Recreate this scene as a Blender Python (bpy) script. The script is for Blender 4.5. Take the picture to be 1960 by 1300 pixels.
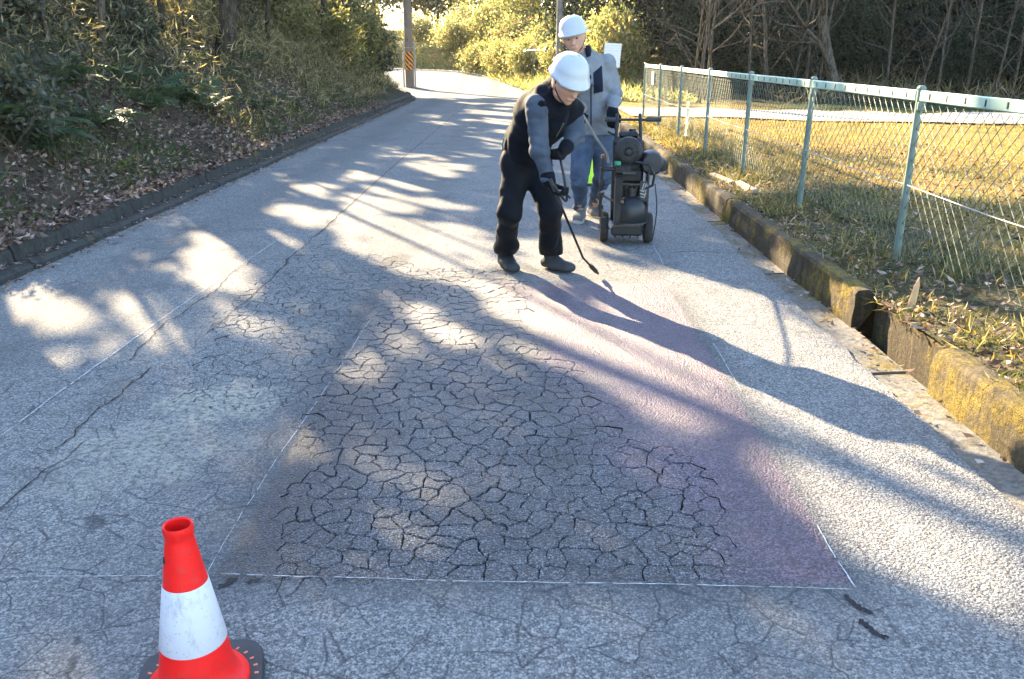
import bpy, math, random
import numpy as np
from mathutils import Vector, Matrix

for o in list(bpy.data.objects):
    bpy.data.objects.remove(o, do_unlink=True)
SC = bpy.context.scene
COL = SC.collection
random.seed(7)
RNG = np.random.default_rng(7)

# ------------------------------------------------------------------ camera, sky, sun, exposure
CAM_H, FPX, PITCH, YAW = 1.48, 1650.0, math.atan(550 / 1650.0), math.radians(0.66)
cam = bpy.data.cameras.new('camera')
cam.sensor_width = 36.0
cam.lens = FPX / 1960.0 * 36.0
cam.clip_start, cam.clip_end = 0.05, 600.0
camo = bpy.data.objects.new('camera', cam)
COL.objects.link(camo)
camo.location = (0, 0, CAM_H)
camo.rotation_euler = (math.pi / 2 - PITCH, 0, YAW)
SC.camera = camo

SUN_EL, SUN_AZ = math.radians(24.0), math.radians(30.0)      # azimuth: to the left of the road's direction
SUN = np.array([-math.sin(SUN_AZ) * math.cos(SUN_EL), math.cos(SUN_AZ) * math.cos(SUN_EL), math.sin(SUN_EL)])
world = bpy.data.worlds.new('World')
SC.world = world
world.use_nodes = True
wnt = world.node_tree
wnt.nodes.clear()
wo = wnt.nodes.new('ShaderNodeOutputWorld')
wb = wnt.nodes.new('ShaderNodeBackground')
ws = wnt.nodes.new('ShaderNodeTexSky')
ws.sky_type = 'NISHITA'
ws.sun_disc = False
ws.sun_elevation = SUN_EL
ws.sun_rotation = -SUN_AZ
ws.air_density, ws.dust_density, ws.ozone_density = 1.0, 0.6, 1.2
wb.inputs['Strength'].default_value = 0.115
wnt.links.new(ws.outputs[0], wb.inputs['Color'])
wnt.links.new(wb.outputs[0], wo.inputs['Surface'])
sl = bpy.data.lights.new('sun', 'SUN')
sl.energy = 5.0
sl.angle = math.radians(0.53)
sl.color = (1.0, 0.79, 0.50)
so = bpy.data.objects.new('sun', sl)
COL.objects.link(so)
so.rotation_euler = Vector(-SUN).to_track_quat('-Z', 'Y').to_euler()
so.location = (-8, 14, 12)
SC.view_settings.view_transform = 'Standard'
SC.view_settings.look = 'None'
SC.view_settings.exposure = 2.95
SC.view_settings.gamma = 1.0
SC.view_settings.use_curve_mapping = False
SC.cycles.use_denoising = True
SC.cycles.max_bounces = 4
SC.cycles.diffuse_bounces = 3
SC.cycles.transmission_bounces = 3
SC.cycles.use_adaptive_sampling = True
SC.cycles.adaptive_threshold = 0.02
SC.cycles.transparent_max_bounces = 8

# ------------------------------------------------------------------ measuring helpers (survey of the place)
_f = np.array([-math.sin(YAW) * math.cos(PITCH), math.cos(YAW) * math.cos(PITCH), -math.sin(PITCH)])
_r = np.array([math.cos(YAW), math.sin(YAW), 0.0])
_u = np.cross(_r, _f)
def _ray(x, y):
    return _f * FPX + _r * (x - 980.0) + _u * (650.0 - y)
def gp(x, y, z=0.0):
    d = _ray(x, y)
    t = (z - CAM_H) / d[2]
    return np.array([d[0] * t, d[1] * t, z])
def at(x, y, Y):
    d = _ray(x, y)
    t = Y / d[1]
    return np.array([d[0] * t, Y, CAM_H + d[2] * t])

def inpoly(px, py, poly):
    px, py = np.asarray(px), np.asarray(py)
    r = np.zeros(px.shape, bool)
    n = len(poly)
    for i in range(n):
        x1, y1 = poly[i][0], poly[i][1]
        x2, y2 = poly[(i + 1) % n][0], poly[(i + 1) % n][1]
        c = ((y1 > py) != (y2 > py)) & (px < (x2 - x1) * (py - y1) / (y2 - y1 + 1e-12) + x1)
        r ^= c
    return r

def _hash(ix, iy, iz, seed):
    h = (ix.astype(np.int64) * 374761393 + iy.astype(np.int64) * 668265263 + iz.astype(np.int64) * 2147483647 + seed * 1274126177) & 0xffffffff
    h = ((h ^ (h >> 13)) * 1274126177) & 0xffffffff
    h = h ^ (h >> 16)
    return (h & 0xffff).astype(np.float32) / 65535.0
def vnoise(x, y, z=None, seed=0):
    x = np.asarray(x, np.float32); y = np.asarray(y, np.float32)
    z = np.zeros_like(x) if z is None else np.asarray(z, np.float32)
    x, y, z = np.broadcast_arrays(x, y, z)
    ix, iy, iz = np.floor(x), np.floor(y), np.floor(z)
    fx, fy, fz = x - ix, y - iy, z - iz
    fx, fy, fz = fx * fx * (3 - 2 * fx), fy * fy * (3 - 2 * fy), fz * fz * (3 - 2 * fz)
    ix, iy, iz = ix.astype(np.int64), iy.astype(np.int64), iz.astype(np.int64)
    r = 0
    for a in (0, 1):
        for b in (0, 1):
            for c in (0, 1):
                w = (fx if a else 1 - fx) * (fy if b else 1 - fy) * (fz if c else 1 - fz)
                r = r + w * _hash(ix + a, iy + b, iz + c, seed)
    return r * 2 - 1
def fbm(x, y, z=None, seed=0, o=4):
    r, a, f = 0, 0.5, 1.0
    for k in range(o):
        r = r + a * vnoise(np.asarray(x) * f, np.asarray(y) * f, None if z is None else np.asarray(z) * f, seed + k)
        a *= 0.5; f *= 2.1
    return r

# ------------------------------------------------------------------ object helpers
def link(o, parent=None):
    COL.objects.link(o)
    if parent is not None:
        o.parent = parent
    return o
def mesh_np(name, V, F, mat, smooth=False):
    V = np.asarray(V, np.float32).reshape(-1, 3)
    me = bpy.data.meshes.new(name)
    if isinstance(F, np.ndarray):
        k = F.shape[1]
        me.vertices.add(len(V)); me.loops.add(F.size); me.polygons.add(len(F))
        me.vertices.foreach_set('co', V.ravel())
        me.loops.foreach_set('vertex_index', F.astype(np.int32).ravel())
        me.polygons.foreach_set('loop_start', np.arange(0, F.size, k, dtype=np.int32))
        me.polygons.foreach_set('loop_total', np.full(len(F), k, np.int32))
        me.update(calc_edges=True)
    else:
        me.from_pydata([tuple(map(float, v)) for v in V], [], [tuple(map(int, f)) for f in F])
        me.update()
    if smooth:
        me.polygons.foreach_set('use_smooth', np.ones(len(me.polygons), bool))
    if mat is not None:
        me.materials.append(mat)
    return me
def tag(o, label=None, cat=None, group=None, kind=None):
    if label: o['label'] = label
    if cat: o['category'] = cat
    if group: o['group'] = group
    if kind: o['kind'] = kind
    return o
def obj(name, me, parent=None, loc=None):
    o = bpy.data.objects.new(name, me)
    if loc is not None: o.location = loc
    return link(o, parent)
def empty(name, loc, rz=0.0):
    o = bpy.data.objects.new(name, None)
    o.location = tuple(map(float, loc)); o.rotation_euler = (0, 0, rz)
    o.empty_display_size = 0.1
    return link(o)
def copy_tree(o, parent=None):
    c = o.copy()
    link(c, parent)
    for ch in list(o.children):
        copy_tree(ch, c)
    return c

class MB:
    """collects shapes for ONE mesh"""
    def __init__(s): s.v = []; s.f = []
    def add(s, V, F):
        n = len(s.v)
        s.v.extend([tuple(map(float, v)) for v in V]); s.f.extend([tuple(int(i) + n for i in f) for f in F])
        return s
    def box(s, c, d, rot=None, bev=0.0):
        c = np.array(c, float); h = np.array(d, float) / 2
        b = min(bev, *(h * 0.9)) if bev else 0
        if not b:
            V = [np.array([x, y, z]) * h for x in (-1, 1) for y in (-1, 1) for z in (-1, 1)]
            F = [(0, 1, 3, 2), (4, 6, 7, 5), (0, 4, 5, 1), (2, 3, 7, 6), (0, 2, 6, 4), (1, 5, 7, 3)]
        else:
            V = []; idx = {}
            for x in (-1, 1):
                for y in (-1, 1):
                    for z in (-1, 1):
                        for a in range(3):
                            p = np.array([x, y, z]) * (h - b); p[a] = (x, y, z)[a] * h[a]
                            idx[(x, y, z, a)] = len(V); V.append(p)
            F = []
            for a in range(3):
                o1, o2 = (a + 1) % 3, (a + 2) % 3
                for sg in (-1, 1):
                    q = []
                    for (p1, p2) in ((-1, -1), (1, -1), (1, 1), (-1, 1)):
                        k = [0, 0, 0]; k[a] = sg; k[o1] = p1; k[o2] = p2
                        q.append(idx[(*k, a)])
                    F.append(tuple(q if sg > 0 else q[::-1]))
                for p1 in (-1, 1):
                    for p2 in (-1, 1):
                        ka = [0, 0, 0]; kb = [0, 0, 0]
                        ka[a] = -1; kb[a] = 1; ka[o1] = kb[o1] = p1; ka[o2] = kb[o2] = p2
                        q = [idx[(*ka, o1)], idx[(*kb, o1)], idx[(*kb, o2)], idx[(*ka, o2)]]
                        F.append(tuple(q if p1 * p2 < 0 else q[::-1]))
            for x in (-1, 1):
                for y in (-1, 1):
                    for z in (-1, 1):
                        q = [idx[(x, y, z, a)] for a in range(3)]
                        F.append(tuple(q if x * y * z > 0 else q[::-1]))
        R = np.eye(3) if rot is None else np.array(rot)
        return s.add([R @ v + c for v in V], F)
    def tube(s, pts, rad, n=8, cap=True):
        P = [np.array(p, float) for p in pts]
        R = rad if hasattr(rad, '__len__') else [rad] * len(P)
        V = []; F = []
        prev = None
        for i, p in enumerate(P):
            d = P[min(i + 1, len(P) - 1)] - P[max(i - 1, 0)]
            d = d / (np.linalg.norm(d) + 1e-9)
            if prev is None:
                a = np.cross(d, [0.3, 0.2, 1.0]) if abs(d[2]) < 0.95 else np.cross(d, [1.0, 0.1, 0])
            else:
                a = prev - d * np.dot(prev, d)
            a = a / (np.linalg.norm(a) + 1e-9); prev = a
            b = np.cross(d, a)
            for k in range(n):
                t = 2 * math.pi * k / n
                V.append(p + (a * math.cos(t) + b * math.sin(t)) * R[i])
        for i in range(len(P) - 1):
            for k in range(n):
                k2 = (k + 1) % n
                F.append((i * n + k, i * n + k2, (i + 1) * n + k2, (i + 1) * n + k))
        if cap:
            F.append(tuple(range(n - 1, -1, -1))); F.append(tuple(range((len(P) - 1) * n, len(P) * n)))
        return s.add(V, F)
    def lathe(s, prof, n=24, M=None, cap=True):
        """prof: (radius, height) pairs about the local z axis"""
        V = []; F = []
        for (r, z) in prof:
            for k in range(n):
                t = 2 * math.pi * k / n
                V.append((r * math.cos(t), r * math.sin(t), z))
        m = len(prof)
        for i in range(m - 1):
            for k in range(n):
                k2 = (k + 1) % n
                F.append((i * n + k, i * n + k2, (i + 1) * n + k2, (i + 1) * n + k))
        if cap:
            if prof[0][0] > 1e-6: F.append(tuple(range(n - 1, -1, -1)))
            if prof[-1][0] > 1e-6: F.append(tuple(range((m - 1) * n, m * n)))
        if M is not None:
            M = Matrix(M)
            V = [tuple(M @ Vector(v)) for v in V]
        return s.add(V, F)
    def build(s, name, mat, parent=None, smooth=False, auto=None, loc=None):
        me = mesh_np(name, np.array(s.v), s.f, mat, smooth)
        o = obj(name, me, parent, loc)
        if auto:
            me.polygons.foreach_set('use_smooth', np.ones(len(me.polygons), bool))
            try: me.set_sharp_from_angle(angle=math.radians(auto))
            except Exception: pass
        return o

# ------------------------------------------------------------------ material helpers
class NT:
    def __init__(s, name):
        s.m = bpy.data.materials.new(name); s.m.use_nodes = True
        s.t = s.m.node_tree; s.t.nodes.clear()
        s.out = s.t.nodes.new('ShaderNodeOutputMaterial')
        s._pos = None
    def n(s, typ, ins=None, **kw):
        nd = s.t.nodes.new('ShaderNode' + typ)
        for k, v in kw.items(): setattr(nd, k, v)
        for k, v in (ins or {}).items(): s.set(nd, k, v)
        return nd
    def set(s, nd, k, v):
        i = nd.inputs[k]
        if hasattr(v, 'is_output') or isinstance(v, bpy.types.NodeSocket): s.t.links.new(v, i)
        elif isinstance(v, (tuple, list)) and len(v) == 3 and i.type == 'RGBA': i.default_value = (*v, 1)
        else: i.default_value = v
    def pos(s):
        if s._pos is None: s._pos = s.n('NewGeometry').outputs['Position']
        return s._pos
    def obj(s): return s.n('TexCoord').outputs['Object']
    def island(s): return s.n('NewGeometry').outputs['Random Per Island']
    def orand(s): return s.n('ObjectInfo').outputs['Random']
    def math(s, op, a, b=None, c=None, clamp=False):
        nd = s.n('Math', operation=op, use_clamp=clamp)
        s.set(nd, 0, a)
        if b is not None: s.set(nd, 1, b)
        if c is not None: s.set(nd, 2, c)
        return nd.outputs[0]
    def sep(s, v):
        nd = s.n('SeparateXYZ'); s.set(nd, 0, v); return nd.outputs
    def noise(s, scale, vec=None, detail=4, rough=0.55, dist=0.0):
        nd = s.n('TexNoise', {'Scale': scale, 'Detail': detail, 'Roughness': rough, 'Distortion': dist})
        s.set(nd, 'Vector', vec if vec is not None else s.pos())
        return nd.outputs['Fac']
    def noisec(s, scale, vec=None, detail=3):
        nd = s.n('TexNoise', {'Scale': scale, 'Detail': detail})
        s.set(nd, 'Vector', vec if vec is not None else s.pos())
        return nd.outputs['Color']
    def voro(s, scale, vec=None, feature='F1', out='Distance', rnd=1.0):
        nd = s.n('TexVoronoi', {'Scale': scale, 'Randomness': rnd}, feature=feature)
        s.set(nd, 'Vector', vec if vec is not None else s.pos())
        return nd.outputs[out]
    def ramp(s, fac, stops, interp='LINEAR'):
        nd = s.n('ValToRGB'); s.set(nd, 0, fac)
        cr = nd.color_ramp; cr.interpolation = interp
        while len(cr.elements) < len(stops): cr.elements.new(0.5)
        for e, (p, c) in zip(cr.elements, stops):
            e.position = p; e.color = (*c, 1) if not isinstance(c, (int, float)) else (c, c, c, 1)
        return nd.outputs[0]
    def step(s, x, lo, hi):
        nd = s.n('MapRange', {1: lo, 2: hi, 3: 0.0, 4: 1.0}, interpolation_type='SMOOTHSTEP'); s.set(nd, 0, x)
        return nd.outputs[0]
    def mix(s, f, a, b, mode='MIX'):
        nd = s.n('MixRGB', blend_type=mode); s.set(nd, 0, f); s.set(nd, 1, a); s.set(nd, 2, b)
        return nd.outputs[0]
    def bump(s, h, strength=0.5, dist=0.01, nrm=None):
        nd = s.n('Bump', {'Strength': strength, 'Distance': dist}); s.set(nd, 'Height', h)
        if nrm is not None: s.set(nd, 'Normal', nrm)
        return nd.outputs[0]
    def bsdf(s, color, rough=0.6, metal=0.0, spec=0.5, nrm=None, **kw):
        b = s.n('BsdfPrincipled')
        s.set(b, 'Base Color', color); s.set(b, 'Roughness', rough); s.set(b, 'Metallic', metal)
        s.set(b, 'Specular IOR Level', spec)
        if nrm is not None: s.set(b, 'Normal', nrm)
        for k, v in kw.items(): s.set(b, k.replace('_', ' '), v)
        return b.outputs[0]
    def done(s, sh):
        s.t.links.new(sh, s.out.inputs['Surface']); return s.m

def simple(name, color, rough=0.55, metal=0.0, var=0.25, scale=30.0, spec=0.4, bump=0.15, bdist=0.002):
    t = NT(name)
    n1 = t.noise(scale, t.obj())
    n2 = t.noise(scale * 0.17, t.obj())
    c = t.mix(t.step(n2, 0.35, 0.7), tuple(x * (1 - var) for x in color), tuple(min(1, x * (1 + var)) for x in color))
    c = t.mix(t.math('MULTIPLY', t.step(n1, 0.55, 0.75), 0.35), c, tuple(x * (1 - 1.6 * var) if var < 0.6 else 0 for x in color))
    rr = t.math('ADD', t.math('MULTIPLY', n2, 0.2), rough - 0.1)
    return t.done(t.bsdf(c, rr, metal, spec, t.bump(n1, bump, bdist)))

def leafmat(name, stops, transl=0.45, rough=0.45, spec=0.35, tint=1.25, warm=0.55):
    t = NT(name)
    c = t.ramp(t.island(), stops)
    b = t.bsdf(c, rough, 0, spec)
    tr = t.n('BsdfTranslucent', {'Color': t.mix(1.0, c, (tint, tint, tint * warm), 'MULTIPLY')})
    mx = t.n('MixShader', {0: transl, 1: b, 2: tr.outputs[0]})
    return t.done(mx.outputs[0])

# ------------------------------------------------------------------ road layout
def zroad(Y):
    Y = np.asarray(Y, float)
    return 0.045 * np.maximum(Y - 36.0, 0)
def XL(Y):
    Y = np.asarray(Y, float)
    return -3.5 - 0.085 * np.maximum(Y - 29.0, 0) ** 1.6
def XR(Y):
    Y = np.asarray(Y, float)
    return 1.70 - 0.03 * np.maximum(Y - 24.0, 0) ** 1.6 - 0.25 * np.maximum(Y - 46.0, 0) ** 2
def sm(x, a, b):
    t = np.clip((np.asarray(x, float) - a) / (b - a), 0, 1)
    return t * t * (3 - 2 * t)
def hbank(d, Y):
    X = XL(Y) - d
    e = np.maximum(d - 0.33, 0)
    h = 0.16 + 0.5 * np.minimum(e, 0.8) + 0.64 * np.clip(e - 0.8, 0, 4.0) + 0.35 * np.maximum(e - 4.8, 0)
    h = np.minimum(h, 6.5 + 0.1 * fbm(X * 0.2, Y * 0.2, seed=5))
    h = h + sm(e, 0.1, 1.5) * (0.28 * fbm(X * 0.45, Y * 0.45, seed=3) + 0.07 * fbm(X * 2.2, Y * 2.2, seed=4))
    return h + zroad(Y)
def hfield(d, Y):
    X = XR(Y) + d
    h = 0.175 + 0.05 * sm(d, 0.3, 1.2) * fbm(X * 0.9, Y * 0.9, seed=8) + 0.02 * fbm(X * 4, Y * 4, seed=9)
    h = h + sm(Y, 25, 34) * (0.32 * np.clip(d - 0.2, 0, 3.5) + 0.15 * fbm(X * 0.5, Y * 0.5, seed=10) * sm(d, 0.2, 2))
    h = h - 0.17 * sm(Y, 22, 27) * (1 - sm(d, 0.2, 1.0))
    h = h + 0.45 * np.clip(Y - 43, 0, 16) * sm(X, 3, 9) + 0.05 * np.clip(Y - 55, 0, 15) + 0.35 * np.clip(Y - 72, 0, 30) + 0.10 * np.clip(Y - 27, 0, 12) * sm(X, 8, 16)
    return h + np.minimum(zroad(Y), 1.2)
def bank_z(X, Y):
    return hbank(XL(Y) - X, Y)
def field_z(X, Y):
    return hfield(X - XR(Y), Y)

# ------------------------------------------------------------------ ground materials
def asphalt_material():
    t = NT('asphalt')
    P = t.pos(); X, Y, Z = t.sep(P)
    warp = t.n('VectorMath', operation='MULTIPLY_ADD'); t.set(warp, 0, t.noisec(9.0)); warp.inputs[1].default_value = (0.05, 0.05, 0.0); t.set(warp, 2, P)
    Pw = warp.outputs[0]
    wob = t.math('MULTIPLY', t.math('SUBTRACT', t.noise(7.0), 0.5), 0.09)
    Xw, Yw = t.math('ADD', X, wob), t.math('ADD', Y, wob)
    # sprayed patch
    treated = t.math('MULTIPLY', t.step(Xw, -0.915, -0.895), t.math('SUBTRACT', 1.0, t.step(Xw, 0.955, 0.985)))
    treated = t.math('MULTIPLY', treated, t.step(Yw, 2.165, 2.19))
    top = t.math('ADD', Y, t.math('MULTIPLY', t.math('SUBTRACT', t.noise(1.7), 0.5), 0.5))
    treated = t.math('MULTIPLY', treated, t.math('SUBTRACT', 1.0, t.step(top, 5.6, 5.75)))
    # overspray just outside the straight edge
    over = t.math('MULTIPLY', t.step(X, -1.15, -0.9), t.math('SUBTRACT', 1.0, t.step(X, 0.97, 1.12)))
    over = t.math('MULTIPLY', over, t.math('MULTIPLY', t.step(Y, 1.98, 2.17), t.math('SUBTRACT', 1.0, t.step(Y, 5.2, 5.7))))
    # stones of the wearing course
    col = t.voro(118.0, out='Color'); cr = t.sep(col)[0]
    stone = t.voro(118.0); fine = t.noise(230.0, detail=2, rough=0.7); pit = t.noise(135.0, detail=2, rough=0.7); grain = t.noise(42.0, detail=3, rough=0.7); mid = t.noise(14.0, detail=3); big = t.noise(0.55, detail=3); streak = t.noise(2.3, detail=3, rough=0.65)
    old = t.mix(t.step(cr, 0.15, 0.95), (0.155, 0.156, 0.158), (0.385, 0.374, 0.35))
    old = t.mix(t.math('MULTIPLY', t.step(stone, 0.42, 0.8), 0.55), old, (0.065, 0.066, 0.07))
    old = t.mix(t.math('MULTIPLY', t.step(fine, 0.54, 0.66), 0.65), old, (0.52, 0.51, 0.48))
    old = t.mix(t.math('MULTIPLY', t.step(pit, 0.53, 0.66), 0.85), old, (0.035, 0.035, 0.038))
    old = t.mix(t.math('MULTIPLY', t.step(grain, 0.50, 0.66), 0.45), old, (0.075, 0.076, 0.08))
    old = t.mix(t.math('MULTIPLY', t.step(mid, 0.42, 0.75), 0.28), old, (0.30, 0.30, 0.29))
    old = t.mix(t.math('MULTIPLY', t.step(streak, 0.52, 0.72), 0.38), old, (0.09, 0.09, 0.095))
    old = t.mix(t.math('MULTIPLY', t.step(big, 0.5, 0.68), 0.25), old, (0.27, 0.26, 0.24))
    trk = t.math('ADD', t.math('POWER', t.math('ABSOLUTE', t.math('SINE', t.math('MULTIPLY', t.math('ADD', X, t.math('MULTIPLY', big, 0.5)), 1.9))), 3.0), t.math('MULTIPLY', t.math('SUBTRACT', streak, 0.5), 0.8))
    old = t.mix(t.math('MULTIPLY', t.step(trk, 0.3, 1.0), 0.22), old, (0.085, 0.086, 0.09))
    # worn pale mortar smears left of the patch
    bn = t.math('MULTIPLY', t.math('SUBTRACT', t.noise(6.0, detail=4), 0.5), 2.2)
    def blob(px, py, rx, ry, amp):
        g = gp(px, py)
        dx = t.math('DIVIDE', t.math('SUBTRACT', X, float(g[0])), rx); dy = t.math('DIVIDE', t.math('SUBTRACT', Y, float(g[1])), ry)
        r = t.math('SQRT', t.math('ADD', t.math('MULTIPLY', dx, dx), t.math('MULTIPLY', dy, dy)))
        r = t.math('ADD', r, bn)
        return t.math('MULTIPLY', t.math('SUBTRACT', 1.0, t.step(r, 0.55, 1.1)), amp)
    smear = t.math('MAXIMUM', t.math('MAXIMUM', blob(420, 770, 0.28, 0.30, 0.75), blob(300, 850, 0.38, 0.28, 0.5)), blob(240, 900, 0.3, 0.3, 0.35))
    old = t.mix(t.math('MULTIPLY', smear, t.step(t.noise(38.0, detail=4), 0.38, 0.62)), old, (0.47, 0.43, 0.33))
    oil = t.math('MAXIMUM', blob(755, 500, 0.13, 0.30, 0.5), blob(1440, 1250, 0.04, 0.04, 0.25))
    old = t.mix(oil, old, (0.05, 0.052, 0.058))
    # hair cracks
    ce = t.voro(6.2, Pw, 'DISTANCE_TO_EDGE')
    ce2 = t.voro(15.0, Pw, 'DISTANCE_TO_EDGE')
    near = t.math('SUBTRACT', 1.0, t.step(Y, 6.5, 9.5))
    zone = t.math('MULTIPLY', t.math('MAXIMUM', t.step(t.noise(0.9, detail=3), 0.42, 0.60), t.math('MULTIPLY', t.step(X, -2.3, -1.7), t.math('SUBTRACT', 1.0, t.step(X, -0.95, -0.85)))), near)
    fore = t.math('MULTIPLY', t.math('MULTIPLY', t.step(X, -1.1, -0.7), t.math('SUBTRACT', 1.0, t.step(X, 0.9, 1.3))), t.math('SUBTRACT', 1.0, t.step(Y, 2.15, 2.35)))
    zone = t.math('MAXIMUM', zone, fore)
    zone = t.math('MULTIPLY', zone, t.math('SUBTRACT', 1.0, t.step(X, 1.1, 1.3)))
    zone = t.math('MULTIPLY', zone, t.math('SUBTRACT', 1.0, treated))
    hair = t.math('SUBTRACT', 1.0, t.step(ce, 0.006, 0.026))
    hair2 = t.math('MULTIPLY', t.math('SUBTRACT', 1.0, t.step(ce2, 0.01, 0.05)), t.math('MULTIPLY', t.step(t.noise(2.1), 0.52, 0.62), 0.55))
    hair = t.math('MULTIPLY', t.math('MAXIMUM', hair, hair2), zone)
    hair = t.math('MULTIPLY', t.math('MULTIPLY', hair, t.math('SUBTRACT', 1.0, smear)), t.step(t.noise(11.0), 0.36, 0.52))
    old = t.mix(t.math('MULTIPLY', hair, 0.62), old, (0.035, 0.036, 0.04))
    old = t.mix(t.math('MULTIPLY', over, 0.5), old, (0.07, 0.072, 0.08))
    # fresh emulsion film: dark, with its violet-brown tint and painted pink sun glare towards the right half
    new = t.mix(t.step(cr, 0.2, 0.95), (0.044, 0.048, 0.058), (0.225, 0.235, 0.26))
    new = t.mix(t.math('MULTIPLY', t.step(stone, 0.3, 0.7), 0.85), new, (0.016, 0.016, 0.019))
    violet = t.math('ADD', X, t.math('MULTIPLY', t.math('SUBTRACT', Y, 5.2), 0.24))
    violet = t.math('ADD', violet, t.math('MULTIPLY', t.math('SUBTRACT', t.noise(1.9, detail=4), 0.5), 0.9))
    glare_tint = t.math('MULTIPLY', t.step(violet, -0.25, 0.15), t.step(t.noise(3.3, detail=4), 0.22, 0.46))
    glare_tint = t.math('MULTIPLY', glare_tint, t.step(fine, 0.25, 0.55))
    new = t.mix(t.math('MULTIPLY', t.step(fine, 0.56, 0.68), 0.6), new, (0.42, 0.43, 0.45))
    new = t.mix(t.math('MULTIPLY', t.step(pit, 0.53, 0.66), 0.95), new, (0.008, 0.008, 0.010))
    wear = t.step(t.noise(1.35, detail=4, rough=0.6), 0.47, 0.62)
    new = t.mix(t.math('MULTIPLY', t.step(grain, 0.48, 0.64), 0.5), new, (0.022, 0.022, 0.026))
    new = t.mix(t.math('MULTIPLY', wear, 0.22), new, old)
    dk = t.math('MULTIPLY', t.step(t.noise(2.6, detail=4), 0.46, 0.62), 0.55)
    edge = t.math('SUBTRACT', 1.0, t.step(t.math('ADD', t.math('MINIMUM', t.math('ADD', X, 0.9), t.math('SUBTRACT', 0.97, X)), t.math('MULTIPLY', t.math('SUBTRACT', mid, 0.5), 0.5)), 0.05, 0.5))
    dk = t.math('MAXIMUM', dk, t.math('MULTIPLY', edge, 0.95))
    dk = t.math('MULTIPLY', dk, t.math('SUBTRACT', 1.0, t.math('MULTIPLY', t.step(t.math('SUBTRACT', Y, X), 4.2, 5.2), 0.8)))
    new = t.mix(dk, new, t.mix(1.0, new, (0.46, 0.46, 0.50), 'MULTIPLY'))
    new = t.mix(t.math('MULTIPLY', glare_tint, 0.52), new, t.mix(t.step(cr, 0.3, 0.9), (0.09, 0.045, 0.078), (0.29, 0.165, 0.255)))
    new = t.mix(t.math('MULTIPLY', t.step(fine, 0.58, 0.70), 0.5), new, (0.36, 0.35, 0.375))
    new = t.mix(t.math('MULTIPLY', t.step(pit, 0.52, 0.64), 0.75), new, (0.014, 0.012, 0.015))
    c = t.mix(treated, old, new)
    rough = t.math('ADD', 0.78, t.math('MULTIPLY', cr, 0.2))
    rough = t.math('SUBTRACT', rough, t.math('MULTIPLY', treated, t.math('ADD', 0.30, t.math('MULTIPLY', wear, 0.18))))
    h = t.math('SUBTRACT', t.math('ADD', t.math('SUBTRACT', 1.0, stone), t.math('MULTIPLY', fine, 0.6)), t.math('MULTIPLY', pit, 1.2))
    n1 = t.bump(h, 1.0, 0.0065)
    n2 = n1
    return t.done(t.bsdf(c, rough, 0, t.math('ADD', 0.1, t.math('MULTIPLY', treated, 0.4)), n2, Coat_Weight=t.math('MULTIPLY', treated, 0.14), Coat_Roughness=0.3, Coat_Normal=n1))
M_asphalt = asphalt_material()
M_crack = simple('crack_filth', (0.018, 0.017, 0.018), 0.9, var=0.3, spec=0.2)
def chalk_mat():
    t = NT('chalk')
    n = t.noise(60.0, detail=5); m = t.noise(3.0)
    c = t.mix(t.step(n, 0.35, 0.6), (0.25, 0.26, 0.27), (0.52, 0.53, 0.53))
    c = t.mix(t.math('MULTIPLY', t.step(m, 0.5, 0.65), 0.5), c, (0.3, 0.31, 0.32))
    return t.done(t.bsdf(c, 0.9, 0, 0.2, t.bump(n, 0.6, 0.002)))
M_chalk = chalk_mat()
def moss_concrete(name, base, mossamt):
    t = NT(name)
    P = t.pos(); X, Y, Z = t.sep(P)
    n = t.noise(45.0, detail=6, rough=0.7); m = t.noise(4.0, detail=5, rough=0.7); f = t.noise(160.0, detail=3); s = t.noise(1.3, detail=3)
    vs = t.n('VectorMath', operation='MULTIPLY'); t.set(vs, 0, P); vs.inputs[1].default_value = (6.0, 6.0, 0.7)
    drip = t.noise(2.5, vs.outputs[0], detail=4)
    c = t.mix(t.step(n, 0.35, 0.65), tuple(x * 0.7 for x in base), tuple(x * 1.25 for x in base))
    c = t.mix(t.math('MULTIPLY', t.step(drip, 0.5, 0.68), 0.6), c, tuple(x * 0.35 for x in base))
    mm = t.math('MULTIPLY', t.step(t.math('ADD', t.math('MULTIPLY', m, 0.7), t.math('MULTIPLY', s, 0.5)), 0.66 - mossamt, 0.80 - mossamt), t.step(f, 0.3, 0.55))
    mc = t.mix(t.step(n, 0.3, 0.7), (0.11, 0.08, 0.012), (0.26, 0.185, 0.027))
    c = t.mix(mm, c, mc)
    b = t.bump(t.math('ADD', t.math('MULTIPLY', n, 0.6), t.math('ADD', t.math('MULTIPLY', mm, 0.5), t.math('MULTIPLY', f, 0.3))), 0.9, 0.012)
    return t.done(t.bsdf(c, 0.9, 0, 0.25, b))
M_gut = moss_concrete('gutter_concrete', (0.17, 0.16, 0.14), 0.05)
M_wall = moss_concrete('mossy_wall', (0.052, 0.041, 0.026), 0.06)
M_wall_near = moss_concrete('mossy_wall_near', (0.085, 0.066, 0.036), 0.13)
M_kerb = moss_concrete('kerb_concrete', (0.050, 0.049, 0.044), 0.0)
def soil(name, a, b, c3):
    t = NT(name)
    n = t.noise(30.0, detail=6, rough=0.7); m = t.noise(2.2, detail=5); v = t.voro(55.0, out='Color')
    c = t.mix(t.step(n, 0.35, 0.65), a, b)
    c = t.mix(t.math('MULTIPLY', t.step(m, 0.45, 0.65), 0.7), c, c3)
    c = t.mix(t.math('MULTIPLY', t.sep(v)[0], 0.3), c, tuple(x * 1.7 for x in b))
    return t.done(t.bsdf(c, 0.95, 0, 0.15, t.bump(n, 0.9, 0.03)))
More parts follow.
